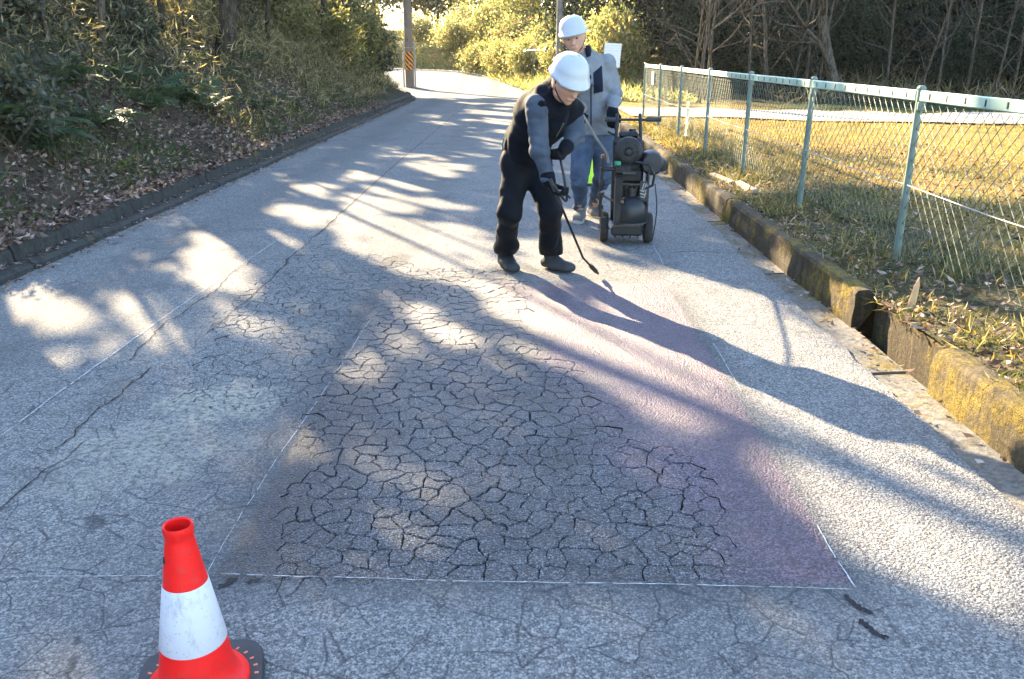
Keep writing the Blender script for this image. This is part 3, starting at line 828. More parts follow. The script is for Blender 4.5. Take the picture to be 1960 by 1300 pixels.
# ------------------------------------------------------------------ sunlit road patches; unseen crown leaves are thinned to let this light through
LITPX = [
    [(690, 370), (801, 398), (950, 448), (1140, 480), (1150, 560), (1000, 562), (850, 532), (735, 526), (684, 504), (650, 466), (633, 432), (655, 400)],
    [(551, 345), (627, 354), (700, 372), (693, 390), (652, 390), (601, 377), (557, 358)],
    [(520, 394), (584, 386), (620, 423), (601, 440), (566, 425)], [(600, 386), (645, 392), (662, 412), (633, 421)],
    [(482, 410), (519, 405), (560, 435), (596, 464), (576, 472), (538, 453), (498, 437)],
    [(766, 294), (823, 297), (918, 331), (855, 339), (776, 320)], [(707, 276), (757, 279), (768, 296), (715, 304)],
    [(640, 320), (700, 326), (744, 336), (826, 363), (791, 366), (728, 355), (660, 337)], [(668, 341), (709, 348), (820, 378), (905, 402), (790, 388), (690, 362)],
    [(645, 305), (690, 312), (690, 322), (650, 318)],
    [(750, 215), (842, 221), (826, 229), (758, 223)], [(895, 209), (985, 217), (985, 223), (897, 217)], [(930, 225), (985, 232), (985, 240), (940, 236)], [(780, 240), (830, 246), (800, 250)],
    [(16, 560), (62, 540), (112, 578), (164, 640), (158, 692), (110, 708), (58, 644), (18, 602)],
    [(186, 512), (225, 518), (252, 530), (246, 540), (205, 532)], [(192, 545), (235, 540), (272, 582), (240, 612), (198, 584)],
    [(296, 452), (370, 432), (444, 480), (434, 512), (402, 542), (370, 562), (328, 532), (298, 500)],
    [(451, 511), (475, 505), (555, 571), (588, 618), (616, 693), (571, 691), (528, 659), (464, 645), (426, 625), (482, 582), (459, 546)],
    [(398, 571), (439, 566), (466, 593), (436, 616), (401, 596)], [(248, 622), (300, 606), (312, 640), (352, 680), (338, 692), (286, 662)],
    [(600, 480), (660, 490), (700, 520), (640, 515)],
    [(940, 560), (1100, 590), (1300, 680), (1420, 765), (1400, 815), (1300, 790), (1150, 725), (990, 668)],
    [(1120, 500), (1250, 522), (1300, 520), (1480, 575), (1560, 640), (1700, 735), (1960, 890), (1960, 1240), (1780, 1130), (1640, 1090), (1500, 930), (1420, 760), (1300, 690), (1150, 580)],
    [(1060, 395), (1150, 420), (1160, 480), (1060, 470)],
]
LITPX += [[(770, 590), (880, 570), (930, 610), (860, 680), (760, 660)], [(800, 790), (870, 800), (950, 860), (880, 850)], [(690, 670), (760, 690), (740, 740), (680, 720)]]
LIT = [[gp(*p)[:2] for p in q] for q in LITPX]
def litness(x, y):
    ua = x * 0.866 + y * 0.5; va = (x * 0.5 - y * 0.866) * 0.42
    j1 = 0.11 * fbm(ua * 3.4, va * 3.4, seed=71) + 0.12 * fbm(ua * 9, va * 9, seed=76); j2 = 0.11 * fbm(ua * 3.4, va * 3.4, seed=72) + 0.12 * fbm(ua * 9, va * 9, seed=78)
    r = np.zeros(x.shape); speck = fbm(ua * 4.6, va * 4.6, seed=79)
    for k, q in enumerate(LIT):
        w = 1.0 if k < len(LIT) - 3 else 0.75
        if k == 0: w = w * (speck < 0.24)
        elif k <= 9 or k >= 15 and k not in (22, 23): w = w * (speck < 0.05)
        elif k == 14: w = w * (speck < 0.26)
        r = np.maximum(r, inpoly(x + j1, y + j2, q) * w)
    r = np.maximum(r, (y > 30.5) * 1.0)
    f = fbm(x * 1.1, y * 0.7, seed=73)
    r = np.maximum(r, ((x > 2.1) & (y > 8.8 + 0.5 * f + 3.0 * (x < 3.1))) * 1.0)
    r = np.maximum(r, ((x > 1.9) & (y < 4.4 + 0.5 * f)) * 1.0)
    r = np.maximum(r, ((x > 3.1 + 0.4 * f) & (f > 0.02)) * 1.0)
    r = np.maximum(r, ((x > 1.8) & (f > 0.26)) * 1.0)
    r = np.maximum(r, ((y > 13) & (y < 30.5) & (x < 1.9) & (fbm(ua * 2.2, va * 2.2, seed=74) > 0.24)) * 0.95)
    r = np.maximum(r, ((x < -3.5) & (fbm(x * 0.8, y * 0.8, seed=75) > -0.05)) * 0.95)
    return r

def shades_light(Q):
    g = Q[:, :2] - SUN[None, :2] * (Q[:, 2] / SUN[2])[:, None]
    return (litness(g[:, 0], g[:, 1]) * (g[:, 1] < 13) * (g[:, 0] < 3)).mean() > 0.25
# ------------------------------------------------------------------ trees on the bank
rng = np.random.default_rng(11)
TREES = [  # x, y, height, radius, lean, label
    (-4.96, 7.2, 7.5, 0.13, (0.55, 0.0), 'thick leaning trunk at the near top left of the bank'),
    (-7.9, 10.6, 9.0, 0.15, (0.08, 0.05), 'upright trunk just behind the leaning one at far left'),
    (-5.87, 17.6, 9.0, 0.18, (0.12, 0.02), 'dark stout trunk standing in bamboo grass halfway up the bank'),
    (-6.35, 25.0, 9.0, 0.13, (0.05, 0.0), 'slim brown trunk higher on the bank, right of the stout one'),
    (-6.1, 27.4, 9.0, 0.08, (0.03, 0.0), 'thin grey trunk near the far end of the bank'),
    (-8.6, 13.6, 9.5, 0.16, (0.1, 0.1), 'tree behind the dark shrubs at the upper left'),
    (-5.9, 12.6, 8.0, 0.06, (0.12, 0.0), 'slim leaning stem left of the stout trunk, nearer the road'), (-6.6, 15.4, 8.0, 0.07, (-0.06, 0.0), 'slim stem just left of the stout trunk'), (-6.0, 21.3, 8.0, 0.06, (0.10, 0.0), 'slim stem just right of the stout trunk'),
    (-5.6, 29.0, 8.0, 0.06, (0.06, 0.0), 'slim stem at the very end of the bank'), (-6.5, 16.6, 8.5, 0.05, (0.0, 0.0), 'straight thin stem close behind the stout trunk on its left'), (-6.2, 16.85, 8.5, 0.032, (0.0, 0.0), 'thinnest stem just left of the stout trunk'), (-6.0, 11.5, 8.5, 0.034, (0.0, 0.0), 'thin upright stem among the shrubs at the upper left'), (-7.6, 12.2, 8.5, 0.1, (0.18, 0.0), 'leaning trunk among dark shrubs at the upper left'),
    (-9.2, 19.1, 9.5, 0.17, (0.05, 0.05), None), (-10.8, 16.6, 10.0, 0.18, (0.1, 0.0), None), (-8.4, 30.5, 9.5, 0.16, (0.06, 0.0), None),
    (-11.5, 23.0, 10.0, 0.18, (0.05, 0.0), None), (-11.5, 34.5, 10.0, 0.18, (0.05, 0.0), None), (-15.0, 39.5, 10.0, 0.2, (0.25, 0.0), None)]
TXY = np.array([[a[0] + a[4][0] * 6, a[1] + a[4][1] * 6] for a in TREES])
n = 100000
G = np.stack([rng.uniform(-3.7, 5.0, n), rng.uniform(0.2, 30.6, n)], 1)
keep = rng.random(n) >= litness(G[:, 0], G[:, 1])
G = G[keep]
zz = rng.uniform(4.7, 8.0, len(G)) + 0.5 * fbm(G[:, 0] * 0.5, G[:, 1] * 0.5, seed=77)
n2 = 5500
G2 = np.stack([rng.uniform(-11.0, -3.7, n2), rng.uniform(1.0, 30.0, n2)], 1)
G2 = G2[rng.random(n2) >= litness(G2[:, 0], G2[:, 1])]
z2 = rng.uniform(7.5, 11.5, len(G2))
G = np.concatenate([G, G2]); zz = np.concatenate([zz, z2])
CP = np.c_[G, np.zeros(len(G))] + (zz / SUN[2])[:, None] * SUN[None, :]  # unseen leaves added along sun rays to shade the road
own = ((CP[:, None, :2] - TXY[None]) ** 2).sum(-1).argmin(1)
V, F = kites(CP, rdir(len(CP), rng, -0.2), rng.uniform(0.13, 0.24, len(CP)), rng.uniform(0.07, 0.12, len(CP)), rng, 0.08, 0.45)
V4 = V.reshape(-1, 4, 3)
gq = V4[:, :, :2] - SUN[None, None, :2] * (V4[:, :, 2:] / SUN[2])
lit_any = np.max([litness(gq[:, k, 0], gq[:, k, 1]) * (G[:, 0] > -3.6) for k in (1, 2, 3)], axis=0)
ok = lit_any < rng.random(len(V4)) * 0.93 + 0.08
V4 = V4[ok]; own = own[ok]
for k, (x, y, H, r0, lean, lab) in enumerate(TREES):
    z0 = float(bank_z(np.array(x), np.array(y)))
    t = empty('bank_tree', (x, y, z0))
    tag(t, lab or 'bare-stemmed tree up on the wooded bank behind the bamboo grass', 'tree', 'trees on the bank')
    me = trunk_mesh('trunk', M_bark if k % 3 else M_bark_pale, H - z0 * 0.6, r0, lean, 200 + k, limbs=8, start=0.45, bend=0.05, origin=np.array([x, y, z0]))
    obj('trunk', me, t)
    q = V4[own == k]
    if len(q):
        v = q.reshape(-1, 3) - np.array([x, y, z0])
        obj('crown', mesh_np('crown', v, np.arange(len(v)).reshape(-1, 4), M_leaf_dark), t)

# ------------------------------------------------------------------ woods behind
def crown_mesh(name, n, R, zc, seed, mat, L, W, clumps, spread=0.16, hollow=0.5, up=-0.1):
    rng = np.random.default_rng(seed)
    P = crown_pts(n, R, rng, clumps, spread, hollow, low=1)
    P[:, 2] += zc
    P[:, 2] = np.where(P[:, 2] < 0.05, rng.uniform(0.05, 1.2, len(P)), P[:, 2])
    V, F = kites(P, rdir(n, rng, up), rng.uniform(0.6, 1.3, n) * L, rng.uniform(0.7, 1.2, n) * W, rng, 0.08, 0.45)
    return mesh_np(name, V, F, mat)
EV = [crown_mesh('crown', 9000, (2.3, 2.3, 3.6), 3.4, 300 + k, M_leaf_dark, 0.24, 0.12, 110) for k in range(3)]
ET = [trunk_mesh('trunk', M_bark, 6.0, 0.14, (0.05, 0), 320 + k, limbs=6, start=0.25) for k in range(3)]
OV = [crown_mesh('crown', 9000, (2.4, 2.4, 3.0), 3.4, 340 + k, M_leaf_olive, 0.22, 0.12, 90, 0.15) for k in range(3)]
OT = [trunk_mesh('trunk', M_bark_pale, 6.0, 0.10, (0.25 - 0.25 * k, 0), 360 + k, limbs=8, start=0.15) for k in range(3)]
SV = [crown_mesh('foliage', 5200, (1.1, 1.1, 0.8), 0.75, 380 + k, M_leaf_yellow, 0.13, 0.065, 90, 0.26, 0.2) for k in range(3)]
DV = [crown_mesh('foliage', 3600, (0.9, 0.9, 0.8), 0.7, 390 + k, M_leaf_blue, 0.13, 0.065, 70, 0.18) for k in range(3)]
ST = []
for k in range(2):
    mb = MB(); r = np.random.default_rng(400 + k)
    for j in range(9):
        a = r.random() * 6.28
        mb.tube(limb_path((0, 0, -0.1), (math.cos(a) * 0.6, math.sin(a) * 0.6, 1.0), 1.2, 5, 0.15, r), [0.02, 0.016, 0.013, 0.01, 0.007, 0.004], 5)
    ST.append(mesh_np('stem', np.array(mb.v), mb.f, M_bark, True))
ST0 = ST[0]
def plant(name, cm, tm, x, y, z, s, rz, label, cat_, group, cname='crown', tname='trunk', sz=None):
    t = empty(name, (x, y, z), rz)
    t.scale = (s, s, sz or s)
    tag(t, label, cat_, group)
    obj(tname, tm, t); obj(cname, cm, t)
    return t
rr = random.Random(5)
def gz(x, y):
    return float(field_z(np.array(x), np.array(y))) if x > float(XR(y)) else float(bank_z(np.array(x), np.array(y)))
# dark evergreens along the right
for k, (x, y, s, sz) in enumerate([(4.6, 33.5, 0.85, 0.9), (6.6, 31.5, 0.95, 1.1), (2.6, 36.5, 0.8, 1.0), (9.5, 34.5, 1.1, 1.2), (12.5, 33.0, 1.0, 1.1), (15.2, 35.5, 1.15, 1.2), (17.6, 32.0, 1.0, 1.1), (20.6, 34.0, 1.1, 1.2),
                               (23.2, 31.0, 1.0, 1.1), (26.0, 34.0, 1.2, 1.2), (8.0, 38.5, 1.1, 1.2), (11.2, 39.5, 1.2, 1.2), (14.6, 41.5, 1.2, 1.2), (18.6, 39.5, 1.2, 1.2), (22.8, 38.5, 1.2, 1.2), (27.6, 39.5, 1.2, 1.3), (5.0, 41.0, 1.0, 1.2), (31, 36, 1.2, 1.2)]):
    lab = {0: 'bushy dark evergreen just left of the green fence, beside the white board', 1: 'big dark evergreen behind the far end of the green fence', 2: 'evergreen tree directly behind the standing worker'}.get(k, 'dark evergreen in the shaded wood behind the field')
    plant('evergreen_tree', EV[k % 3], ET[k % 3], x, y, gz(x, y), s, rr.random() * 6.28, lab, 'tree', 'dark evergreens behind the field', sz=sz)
for k in range(20):
    x, y = 6.2 + k * 1.15 + rr.uniform(-0.4, 0.4), rr.uniform(26.5, 29.8)
    q = rr.uniform(0.32, 0.5)
    plant('evergreen_bush', EV[k % 3], ST0, x, y, gz(x, y) - 0.2, q, rr.random() * 6.28, 'low dark evergreen bush along the front of the shaded wood', 'bush', 'dark bushes before the wood', 'foliage', 'stem')
# sunlit olive trees beyond the bend
for k, (x, y, s, sz) in enumerate([(-11.4, 69.0, 1.15, 1.03), (-6.6, 71.0, 1.26, 1.15), (-2.6, 68.0, 1.15, 1.03), (1.4, 67.0, 1.26, 1.15), (-9.1, 75.0, 1.49, 1.38), (-15.0, 74.0, 1.38, 1.26), (-0.6, 73.5, 1.49, 1.26), (3.2, 49.5, 1.0, 1.0), (0.6, 48.0, 0.8, 0.9), (5.0, 70.0, 1.49, 1.38), (-19.8, 72.0, 1.49, 1.26), (-4.8, 79.0, 1.72, 1.61), (-13.2, 81.0, 1.72, 1.72), (3.6, 78.0, 1.72, 1.72), (-20, 70, 1.4, 1.3), (-14, 74, 1.5, 1.4), (-8, 76, 1.6, 1.4), (-3, 74, 1.5, 1.3), (2, 72, 1.4, 1.3), (6, 68, 1.4, 1.3), (-24, 76, 1.6, 1.5), (-11.5, 79, 1.7, 1.5), (-13.5, 86, 1.9, 1.7), (-17.5, 82, 1.8, 1.6), (8, 60, 1.2, 1.2), (5.5, 54, 1.1, 1.1)]):
    plant('broadleaf_tree', OV[k % 3], OT[k % 3], x, y, gz(x, y), s, rr.random() * 6.28, {2: 'leaning multi-stemmed tree in full sun beyond the bend', 8: 'olive green tree right behind the low pale fence'}.get(k, 'sunlit olive green tree on the slope beyond the bend'), 'tree', 'sunlit trees beyond the bend', sz=sz)
# yellow undergrowth along the right edge of the bend
for k, (x, y, s) in enumerate([(1.6, 37.5, 0.8), (0.2, 40.2, 0.85), (2.6, 39.0, 1.0), (-0.9, 43.0, 0.9), (1.1, 43.0, 1.1), (-2.2, 46.0, 0.9), (-0.3, 46.5, 1.2), (-3.8, 49.5, 1.0), (-1.6, 50.0, 1.3), (-6.2, 53.2, 1.0), (-3.4, 53.5, 1.3), (3.0, 30.8, 0.95), (3.5, 32.0, 0.8), (-9.5, 55.0, 1.1), (-12.5, 56.0, 1.1)]):
    lab = {11: 'tall yellow leafy bush beside the white notice board', 12: 'lower yellow bush behind the notice board', 0: 'yellow bush behind the low pale fence'}.get(k, 'bright yellow-green bush on the roadside slope at the bend')
    plant('yellow_bush', SV[k % 3], ST[k % 2], x, y, gz(x, y) - 0.05, s, rr.random() * 6.28, lab, 'bush', 'yellow bushes at the bend', 'foliage', 'stem', sz=s * (1.5 if k == 11 else 1.0))
# dark shrubs on the bank
for k, (x, y, s, lab) in enumerate([(-4.9, 8.3, 0.52, 'glossy dark green shrub with sunlit tips under the leaning trunk'), (-6.3, 11.0, 0.6, 'dark shrub at the upper left behind the glossy one'), (-6.9, 12.6, 0.65, 'broad dark shrub high on the bank left of centre'), (-6.0, 13.6, 0.6, 'dark shrub on the slope above the ferns'),
                                (-7.2, 15.5, 0.7, None), (-8.4, 17.5, 0.9, None), (-6.6, 20.5, 0.7, None), (-7.6, 23.5, 1.2, None), (-6.2, 28.6, 1.1, None), (-8.0, 10.5, 0.8, None), (-5.2, 30.2, 1.0, None), (-7.6, 27.0, 1.3, None)]):
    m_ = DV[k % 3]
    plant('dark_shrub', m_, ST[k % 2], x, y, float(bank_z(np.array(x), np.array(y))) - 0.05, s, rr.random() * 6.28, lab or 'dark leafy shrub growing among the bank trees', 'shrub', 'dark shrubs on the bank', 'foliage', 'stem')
OB = [crown_mesh('foliage', 3600, (1.0, 1.0, 1.1), 1.0, 410 + k, M_leaf_olive, 0.15, 0.07, 70, 0.2) for k in range(2)]
for k, (x, y, s) in enumerate([(-5.0, 27.3, 0.85), (-5.6, 29.5, 1.0), (-5.2, 25.0, 0.75), (-6.2, 23.0, 0.95), (-6.9, 31.5, 1.2), (-7.2, 25.5, 1.3), (-5.7, 32.6, 1.0), (-8.8, 24.0, 1.4), (-9.4, 27.5, 1.5)]):
    plant('olive_bush', OB[k % 2], ST[k % 2], x, y, float(bank_z(np.array(x), np.array(y))) - 0.05, s, rr.random() * 6.28, 'olive bush overhanging the far end of the bank' if k in (0, 1, 6) else 'sunlit olive bush above the bamboo grass on the bank', 'bush', 'olive bushes on the bank', 'foliage', 'stem')
# bare saplings and the gnarled tree in front of the dark wood
SAP = [trunk_mesh('trunk', M_bark_pale, 6.5, 0.055, (0.1 * (k - 1), 0), 430 + k, limbs=12, limb_r=0.5, limb_len=0.35, start=0.12, bend=0.06, sub=3, n=7, r_top=0.3) for k in range(4)]
SAPS = sorted([(1340, 24.6, 1.0), (1352, 25.4, 0.9), (1366, 25.0, 0.85), (1327, 26.2, 0.8), (1437, 25.4, 0.85), (1452, 26.4, 1.0), (1476, 25.8, 1.1), (1512, 26.0, 0.7), (1545, 25.6, 0.9), (1564, 26.4, 0.8), (1700, 25.6, 0.8), (1755, 26.0, 0.75), (1800, 26.4, 0.85), (1850, 25.4, 0.75), (1905, 25.8, 0.8), (1940, 26.4, 0.9)])
ORD = ['first', 'second', 'third', 'fourth', 'fifth', 'sixth']
for k, (px, Y, s) in enumerate(SAPS):
    x = float(at(px, 150, Y)[0])
    t = empty('bare_sapling', (x, Y, gz(x, Y)), rr.random() * 6.28)
    t.scale = (s, s, 1.0)
    lab = (ORD[k] + ' from the left in the sapling clump behind the far fence posts') if k < 4 else ((ORD[k - 4] + ' bare sapling from the left between that clump and the gnarled tree') if k < 10 else (ORD[k - 10] + ' thin bare sapling to the right of the gnarled tree'))
    tag(t, lab, 'tree', 'bare saplings before the wood')
    obj('trunk', SAP[k % 4], t)
x = float(at(1618, 150, 25.0)[0])
t = empty('gnarled_tree', (x, 25.0, gz(x, 25.0)))
tag(t, 'gnarled thick pale trunk with spreading bare boughs before the dark wood', 'tree')
obj('trunk', trunk_mesh('trunk', M_bark_pale, 5.5, 0.17, (-0.02, 0), 450, limbs=7, limb_r=0.45, limb_len=0.7, start=0.12, bend=0.14, sub=4, n=10, r_top=0.45), t)

# ------------------------------------------------------------------ ferns
def frond_mesh(seed, L=0.55):
    rng = np.random.default_rng(seed)
    P = []; D = []; Ls = []; Ws = []
    m = 18
    for k in range(m):
        s = (k + 1) / m
        p = np.array([L * s * (1 - 0.18 * s), 0, 0.30 * s - 0.42 * s * s])
        wl = 0.135 * math.sin(math.pi * min(1, 0.12 + 0.88 * s) ** 0.8) + 0.012
        for sg in (-1, 1):
            P.append(p); D.append((0.45, sg, -0.15 - 0.2 * rng.random())); Ls.append(wl); Ws.append(0.026)
    V, F = kites(np.array(P), np.array(D), np.array(Ls), np.array(Ws), rng, 0.03, 0.3, N=np.tile([0, 0, 1.0], (len(P), 1)))
    st = [np.array([L * s * (1 - 0.18 * s), 0, 0.30 * s - 0.42 * s * s]) for s in np.linspace(0, 1, 7)]
    A = np.array([[p + np.array([0, 0.004, 0]), p - np.array([0, 0.004, 0])] for p in st]).reshape(-1, 3)
    Fs = np.array([[2 * i, 2 * i + 2, 2 * i + 3, 2 * i + 1] for i in range(6)])
    V, F = cat((V, F), (A, Fs))
    return mesh_np('frond', V, F, M_fern)
FR = [frond_mesh(500 + k, 0.5 + 0.08 * k) for k in range(3)]
def bank_hit(px, py):
    d = _ray(px, py); d = d / d[1]
    Y = np.linspace(5, 34, 1500)
    Xr, Zr = d[0] * Y, CAM_H + d[2] * Y
    zb = np.where(Xr < XL(Y) - 0.33, bank_z(Xr, Y), -1)
    i = int(np.argmax(zb > Zr))
    return float(Xr[i]), float(Y[i]), float(zb[i])
for k, (px, py, s, lab) in enumerate([(30, 275, 1.15, 'large fern at the left edge low on the bank'), (5, 240, 1.0, 'fern at the very left edge above the large one'), (90, 290, 0.7, 'small fern beside the large fern at left'), (190, 245, 0.95, 'fern with one upright frond among dead leaves'), (290, 215, 1.0, 'fern in the middle of the bank above the leaf litter'),
                                  (345, 195, 0.9, 'fern just right of the middle fern'), (400, 215, 1.1, 'blue-green fern with long arching fronds at mid bank'), (130, 165, 0.9, 'fern beside the glossy dark shrub'), (250, 160, 0.9, 'fern high among the dark shrubs'), (330, 140, 0.8, 'fern below the stout trunk, left of it'), (475, 120, 0.9, 'fern at the foot of the stout trunk'), (500, 215, 0.7, 'small fern low on the bank toward the bamboo grass'), (20, 200, 0.8, 'fern under the glossy shrub at the left edge'), (560, 200, 0.6, 'tiny fern at the edge of the bamboo grass')]):
    x, y, z = bank_hit(px, py)
    t = empty('fern', (x, y, z + 0.03), rr.random() * 6.28)
    s *= 1.35
    t.scale = (s, s, s)
    tag(t, lab, 'fern', 'ferns on the bank')
    for j in range(9):
        f = obj('frond', FR[(j + k) % 3], t)
        f.rotation_euler = (rr.uniform(-0.25, 0.25), rr.uniform(-0.75, -0.05), j * 6.283 / 9 + rr.uniform(-0.25, 0.25))
        q = rr.uniform(0.8, 1.15); f.scale = (q, q, q)

# ------------------------------------------------------------------ uncountable ground cover
def on_bank(n, d0, d1, y0, y1, rng, dpow=1.0, ypow=1.0):
    d = d0 + (d1 - d0) * rng.random(n) ** dpow; Y = y0 + (y1 - y0) * rng.random(n) ** ypow
    return np.stack([XL(Y) - d, Y, hbank(d, Y)], 1), d
def on_field(n, x0, x1, y0, y1, rng, xpow=1.0, ypow=1.0):
    X = x0 + (x1 - x0) * rng.random(n) ** xpow; Y = y0 + (y1 - y0) * rng.random(n) ** ypow
    return np.stack([X, Y, field_z(X, Y)], 1)
def stuff(name, V, F, mat, label, cat_):
    return tag(obj(name, mesh_np(name, V, F, mat)), label, cat_, kind='stuff')
rng = np.random.default_rng(21)
P, d = on_bank(46000, 0.12, 4.2, 4.5, 24, rng, 1.2, 1.25)
P = P[fbm(P[:, 0] * 1.2, P[:, 1] * 1.2, seed=81) + 0.42 - 0.13 * (d - 1.0) > rng.normal(size=len(P)) * 0.2]
P[:, 2] = np.where(P[:, 0] > XL(P[:, 1]) - 0.33, 0.19, P[:, 2]) + rng.random(len(P)) * 0.03
D = rdir(len(P), rng); D[:, 2] *= 0.45
V, F = kites(P, D, rng.uniform(0.035, 0.09, len(P)), rng.uniform(0.02, 0.05, len(P)), rng, 0.2, 0.5, N=np.tile([0, 0, 1.0], (len(P), 1)) + rng.normal(size=(len(P), 3)) * 0.6)
stuff('leaf_litter', V, F, M_litter, 'brown dead leaves covering the foot of the bank', 'leaves')
P, d = on_bank(26000, 0.34, 3.2, 4.8, 31, rng, 1.0, 1.1)
P = P[fbm(P[:, 0] * 0.9, P[:, 1] * 0.9, seed=82) + 0.0 > rng.normal(size=len(P)) * 0.15]
D = rdir(len(P), rng, 0.9)
V, F = kites(P, D, rng.uniform(0.07, 0.24, len(P)), rng.uniform(0.008, 0.016, len(P)), rng, 0.1, 0.5)
stuff('bank_grass', V, F, M_grass, 'green grass tufts on the lower bank', 'grass')
P, d = on_bank(56000, 0.6, 5.5, 8.5, 32.5, rng, 0.9, 0.9)
P = P[(fbm(P[:, 0] * 0.6, P[:, 1] * 0.5, seed=83) + 0.42 * sm(P[:, 1], 11, 19) - 0.12 + 0.25 * sm(XL(P[:, 1]) - P[:, 0], 0.5, 1.6) - 0.22) > rng.normal(size=len(P)) * 0.12]
P[:, 2] += rng.random(len(P)) ** 1.3 * 0.75 * sm(XL(P[:, 1]) - P[:, 0], 0.45, 1.6)
P = P + rng.normal(size=P.shape) * 0.04
D = rdir(len(P), rng, 0.35)
V, F = kites(P, D, rng.uniform(0.12, 0.30, len(P)) * (0.5 + 0.5 * sm(P[:, 1], 9, 16)), rng.uniform(0.012, 0.028, len(P)) * (0.6 + 0.4 * sm(P[:, 1], 9, 16)), rng, 0.12, 0.35)
stuff('bamboo_grass', V, F, M_sasa, 'dry olive bamboo grass covering the upper far bank', 'grass')
P, d = on_bank(9000, 1.2, 5.0, 6.5, 17, rng, 0.9, 1.0)
P = P[fbm(P[:, 0] * 0.8, P[:, 1] * 0.8, seed=84) > rng.normal(size=len(P)) * 0.15 - 0.05]
P[:, 2] += rng.random(len(P)) ** 1.5 * 0.5
V, F = kites(P, rdir(len(P), rng, 0.1), rng.uniform(0.07, 0.18, len(P)), rng.uniform(0.02, 0.045, len(P)), rng, 0.1, 0.4)
stuff('undergrowth', V, F, M_leaf_blue, 'dark tangled undergrowth on the upper left bank', 'undergrowth')
mb = MB()
for k in range(900):
    Q, dd = on_bank(1, 0.4, 4.5, 5, 24, rng)
    v = rdir(1, rng, 0.25)[0]; Lq = rng.uniform(0.25, 0.9)
    mb.tube(limb_path(Q[0] + [0, 0, 0.02], v, Lq, 4, 0.18, rng), [0.006, 0.005, 0.0045, 0.003, 0.002], 4, cap=False)
tag(mb.build('twigs', M_bark_pale), 'dry twigs and stems tangled over the bank', 'twigs', kind='stuff')
# field grass
P = on_field(70000, 2.05, 19, 2.6, 20.5, rng, 1.25, 1.15)
yc = 20.2 - 2.0 * sm(P[:, 0], 2.0, 9.0)
P = P[np.abs(P[:, 1] - yc) > 1.45]
P = P[rng.random(len(P)) > 0.8 * (1 - sm(P[:, 0], 2.8, 4.2)) * (1 - sm(P[:, 1], 8.5, 13))]
patch = fbm(P[:, 0] * 0.7, P[:, 1] * 0.7, seed=85)
P = P[patch > rng.normal(size=len(P)) * 0.2 - 0.25]
D = rdir(len(P), rng, 0.35)
V, F = kites(P, D, rng.uniform(0.04, 0.13, len(P)), rng.uniform(0.006, 0.014, len(P)), rng, 0.12, 0.5)
stuff('dry_grass', V, F, M_dry, 'short dry yellow grass across the field', 'grass')
P = on_field(70000, 1.96, 6.5, 2.6, 12.5, rng, 1.5, 1.0)
patch = fbm(P[:, 0] * 1.6, P[:, 1] * 1.3, seed=86) - 0.12 * np.clip(P[:, 0] - 3.0, 0, 9)
P = P[patch > rng.normal(size=len(P)) * 0.18 - 0.05]
D = rdir(len(P), rng, 0.3)
V, F = kites(P, D, 0.02 + 0.10 * rng.random(len(P)) ** 2, rng.uniform(0.003, 0.010, len(P)), rng, 0.12, 0.5)
stuff('verge_weeds', V, F, M_weed, 'mixed green and reddish weeds on the verge along the fence', 'weeds')
rw = np.random.default_rng(23)
ck = np.stack([rw.uniform(2.05, 3.3, 110), rw.uniform(3.0, 17.5, 110)], 1)
i_ = rw.integers(0, 110, 15000)
P = np.c_[ck[i_] + rw.normal(size=(15000, 2)) * (0.04 + 0.10 * rw.random(110))[i_][:, None], np.zeros(15000)]
P = P[P[:, 0] > 2.0]; P[:, 2] = field_z(P[:, 0], P[:, 1])
V, F = kites(P, rdir(len(P), rw, 0.75), 0.03 + 0.15 * rw.random(len(P)) ** 1.6, rw.uniform(0.004, 0.010, len(P)), rw, 0.12, 0.5)
stuff('tall_weeds', V, F, leafmat('tall_weed', [(0, (0.03, 0.045, 0.016)), (0.4, (0.08, 0.09, 0.03)), (0.7, (0.2, 0.16, 0.075)), (1, (0.36, 0.29, 0.17))], 0.4, 0.5, 0.3), 'tall messy green weeds around the foot of the fence', 'weeds')
P = on_field(7500, 1.95, 6.0, 2.8, 13, rng, 1.5, 1.0)
P[:, 2] += 0.015 + rng.random(len(P)) * 0.02
D = rdir(len(P), rng); D[:, 2] *= 0.4
V, F = kites(P, D, 0.02 + 0.06 * rng.random(len(P)) ** 2, rng.uniform(0.01, 0.03, len(P)), rng, 0.2, 0.5, N=np.tile([0, 0, 1.0], (len(P), 1)) + rng.normal(size=(len(P), 3)) * 0.6)
stuff('verge_leaves', V, F, M_litter, 'fallen brown leaves on the verge by the low wall', 'leaves')
Y = rng.uniform(24.5, 56, 16000); d = 0.05 + 3.2 * rng.random(16000) ** 1.3
P = np.stack([XR(Y) + d, Y, hfield(d, Y)], 1)
V, F = kites(P, rdir(len(P), rng, 0.9), rng.uniform(0.12, 0.42, len(P)), rng.uniform(0.02, 0.05, len(P)), rng, 0.1, 0.5)
stuff('roadside_grass', V, F, M_leaf_yellow, 'bright yellow roadside grass around the outside of the bend', 'grass')
P = on_field(9000, 7, 30, 23.5, 31, rng)
V, F = kites(P + rng.normal(size=P.shape) * [0, 0, 0.15], rdir(len(P), rng, 0.8), rng.uniform(0.2, 0.7, len(P)), rng.uniform(0.015, 0.035, len(P)), rng, 0.1, 0.5)
stuff('reeds', V, F, M_reed, 'pale dry reeds along the edge of the dark wood', 'reeds')
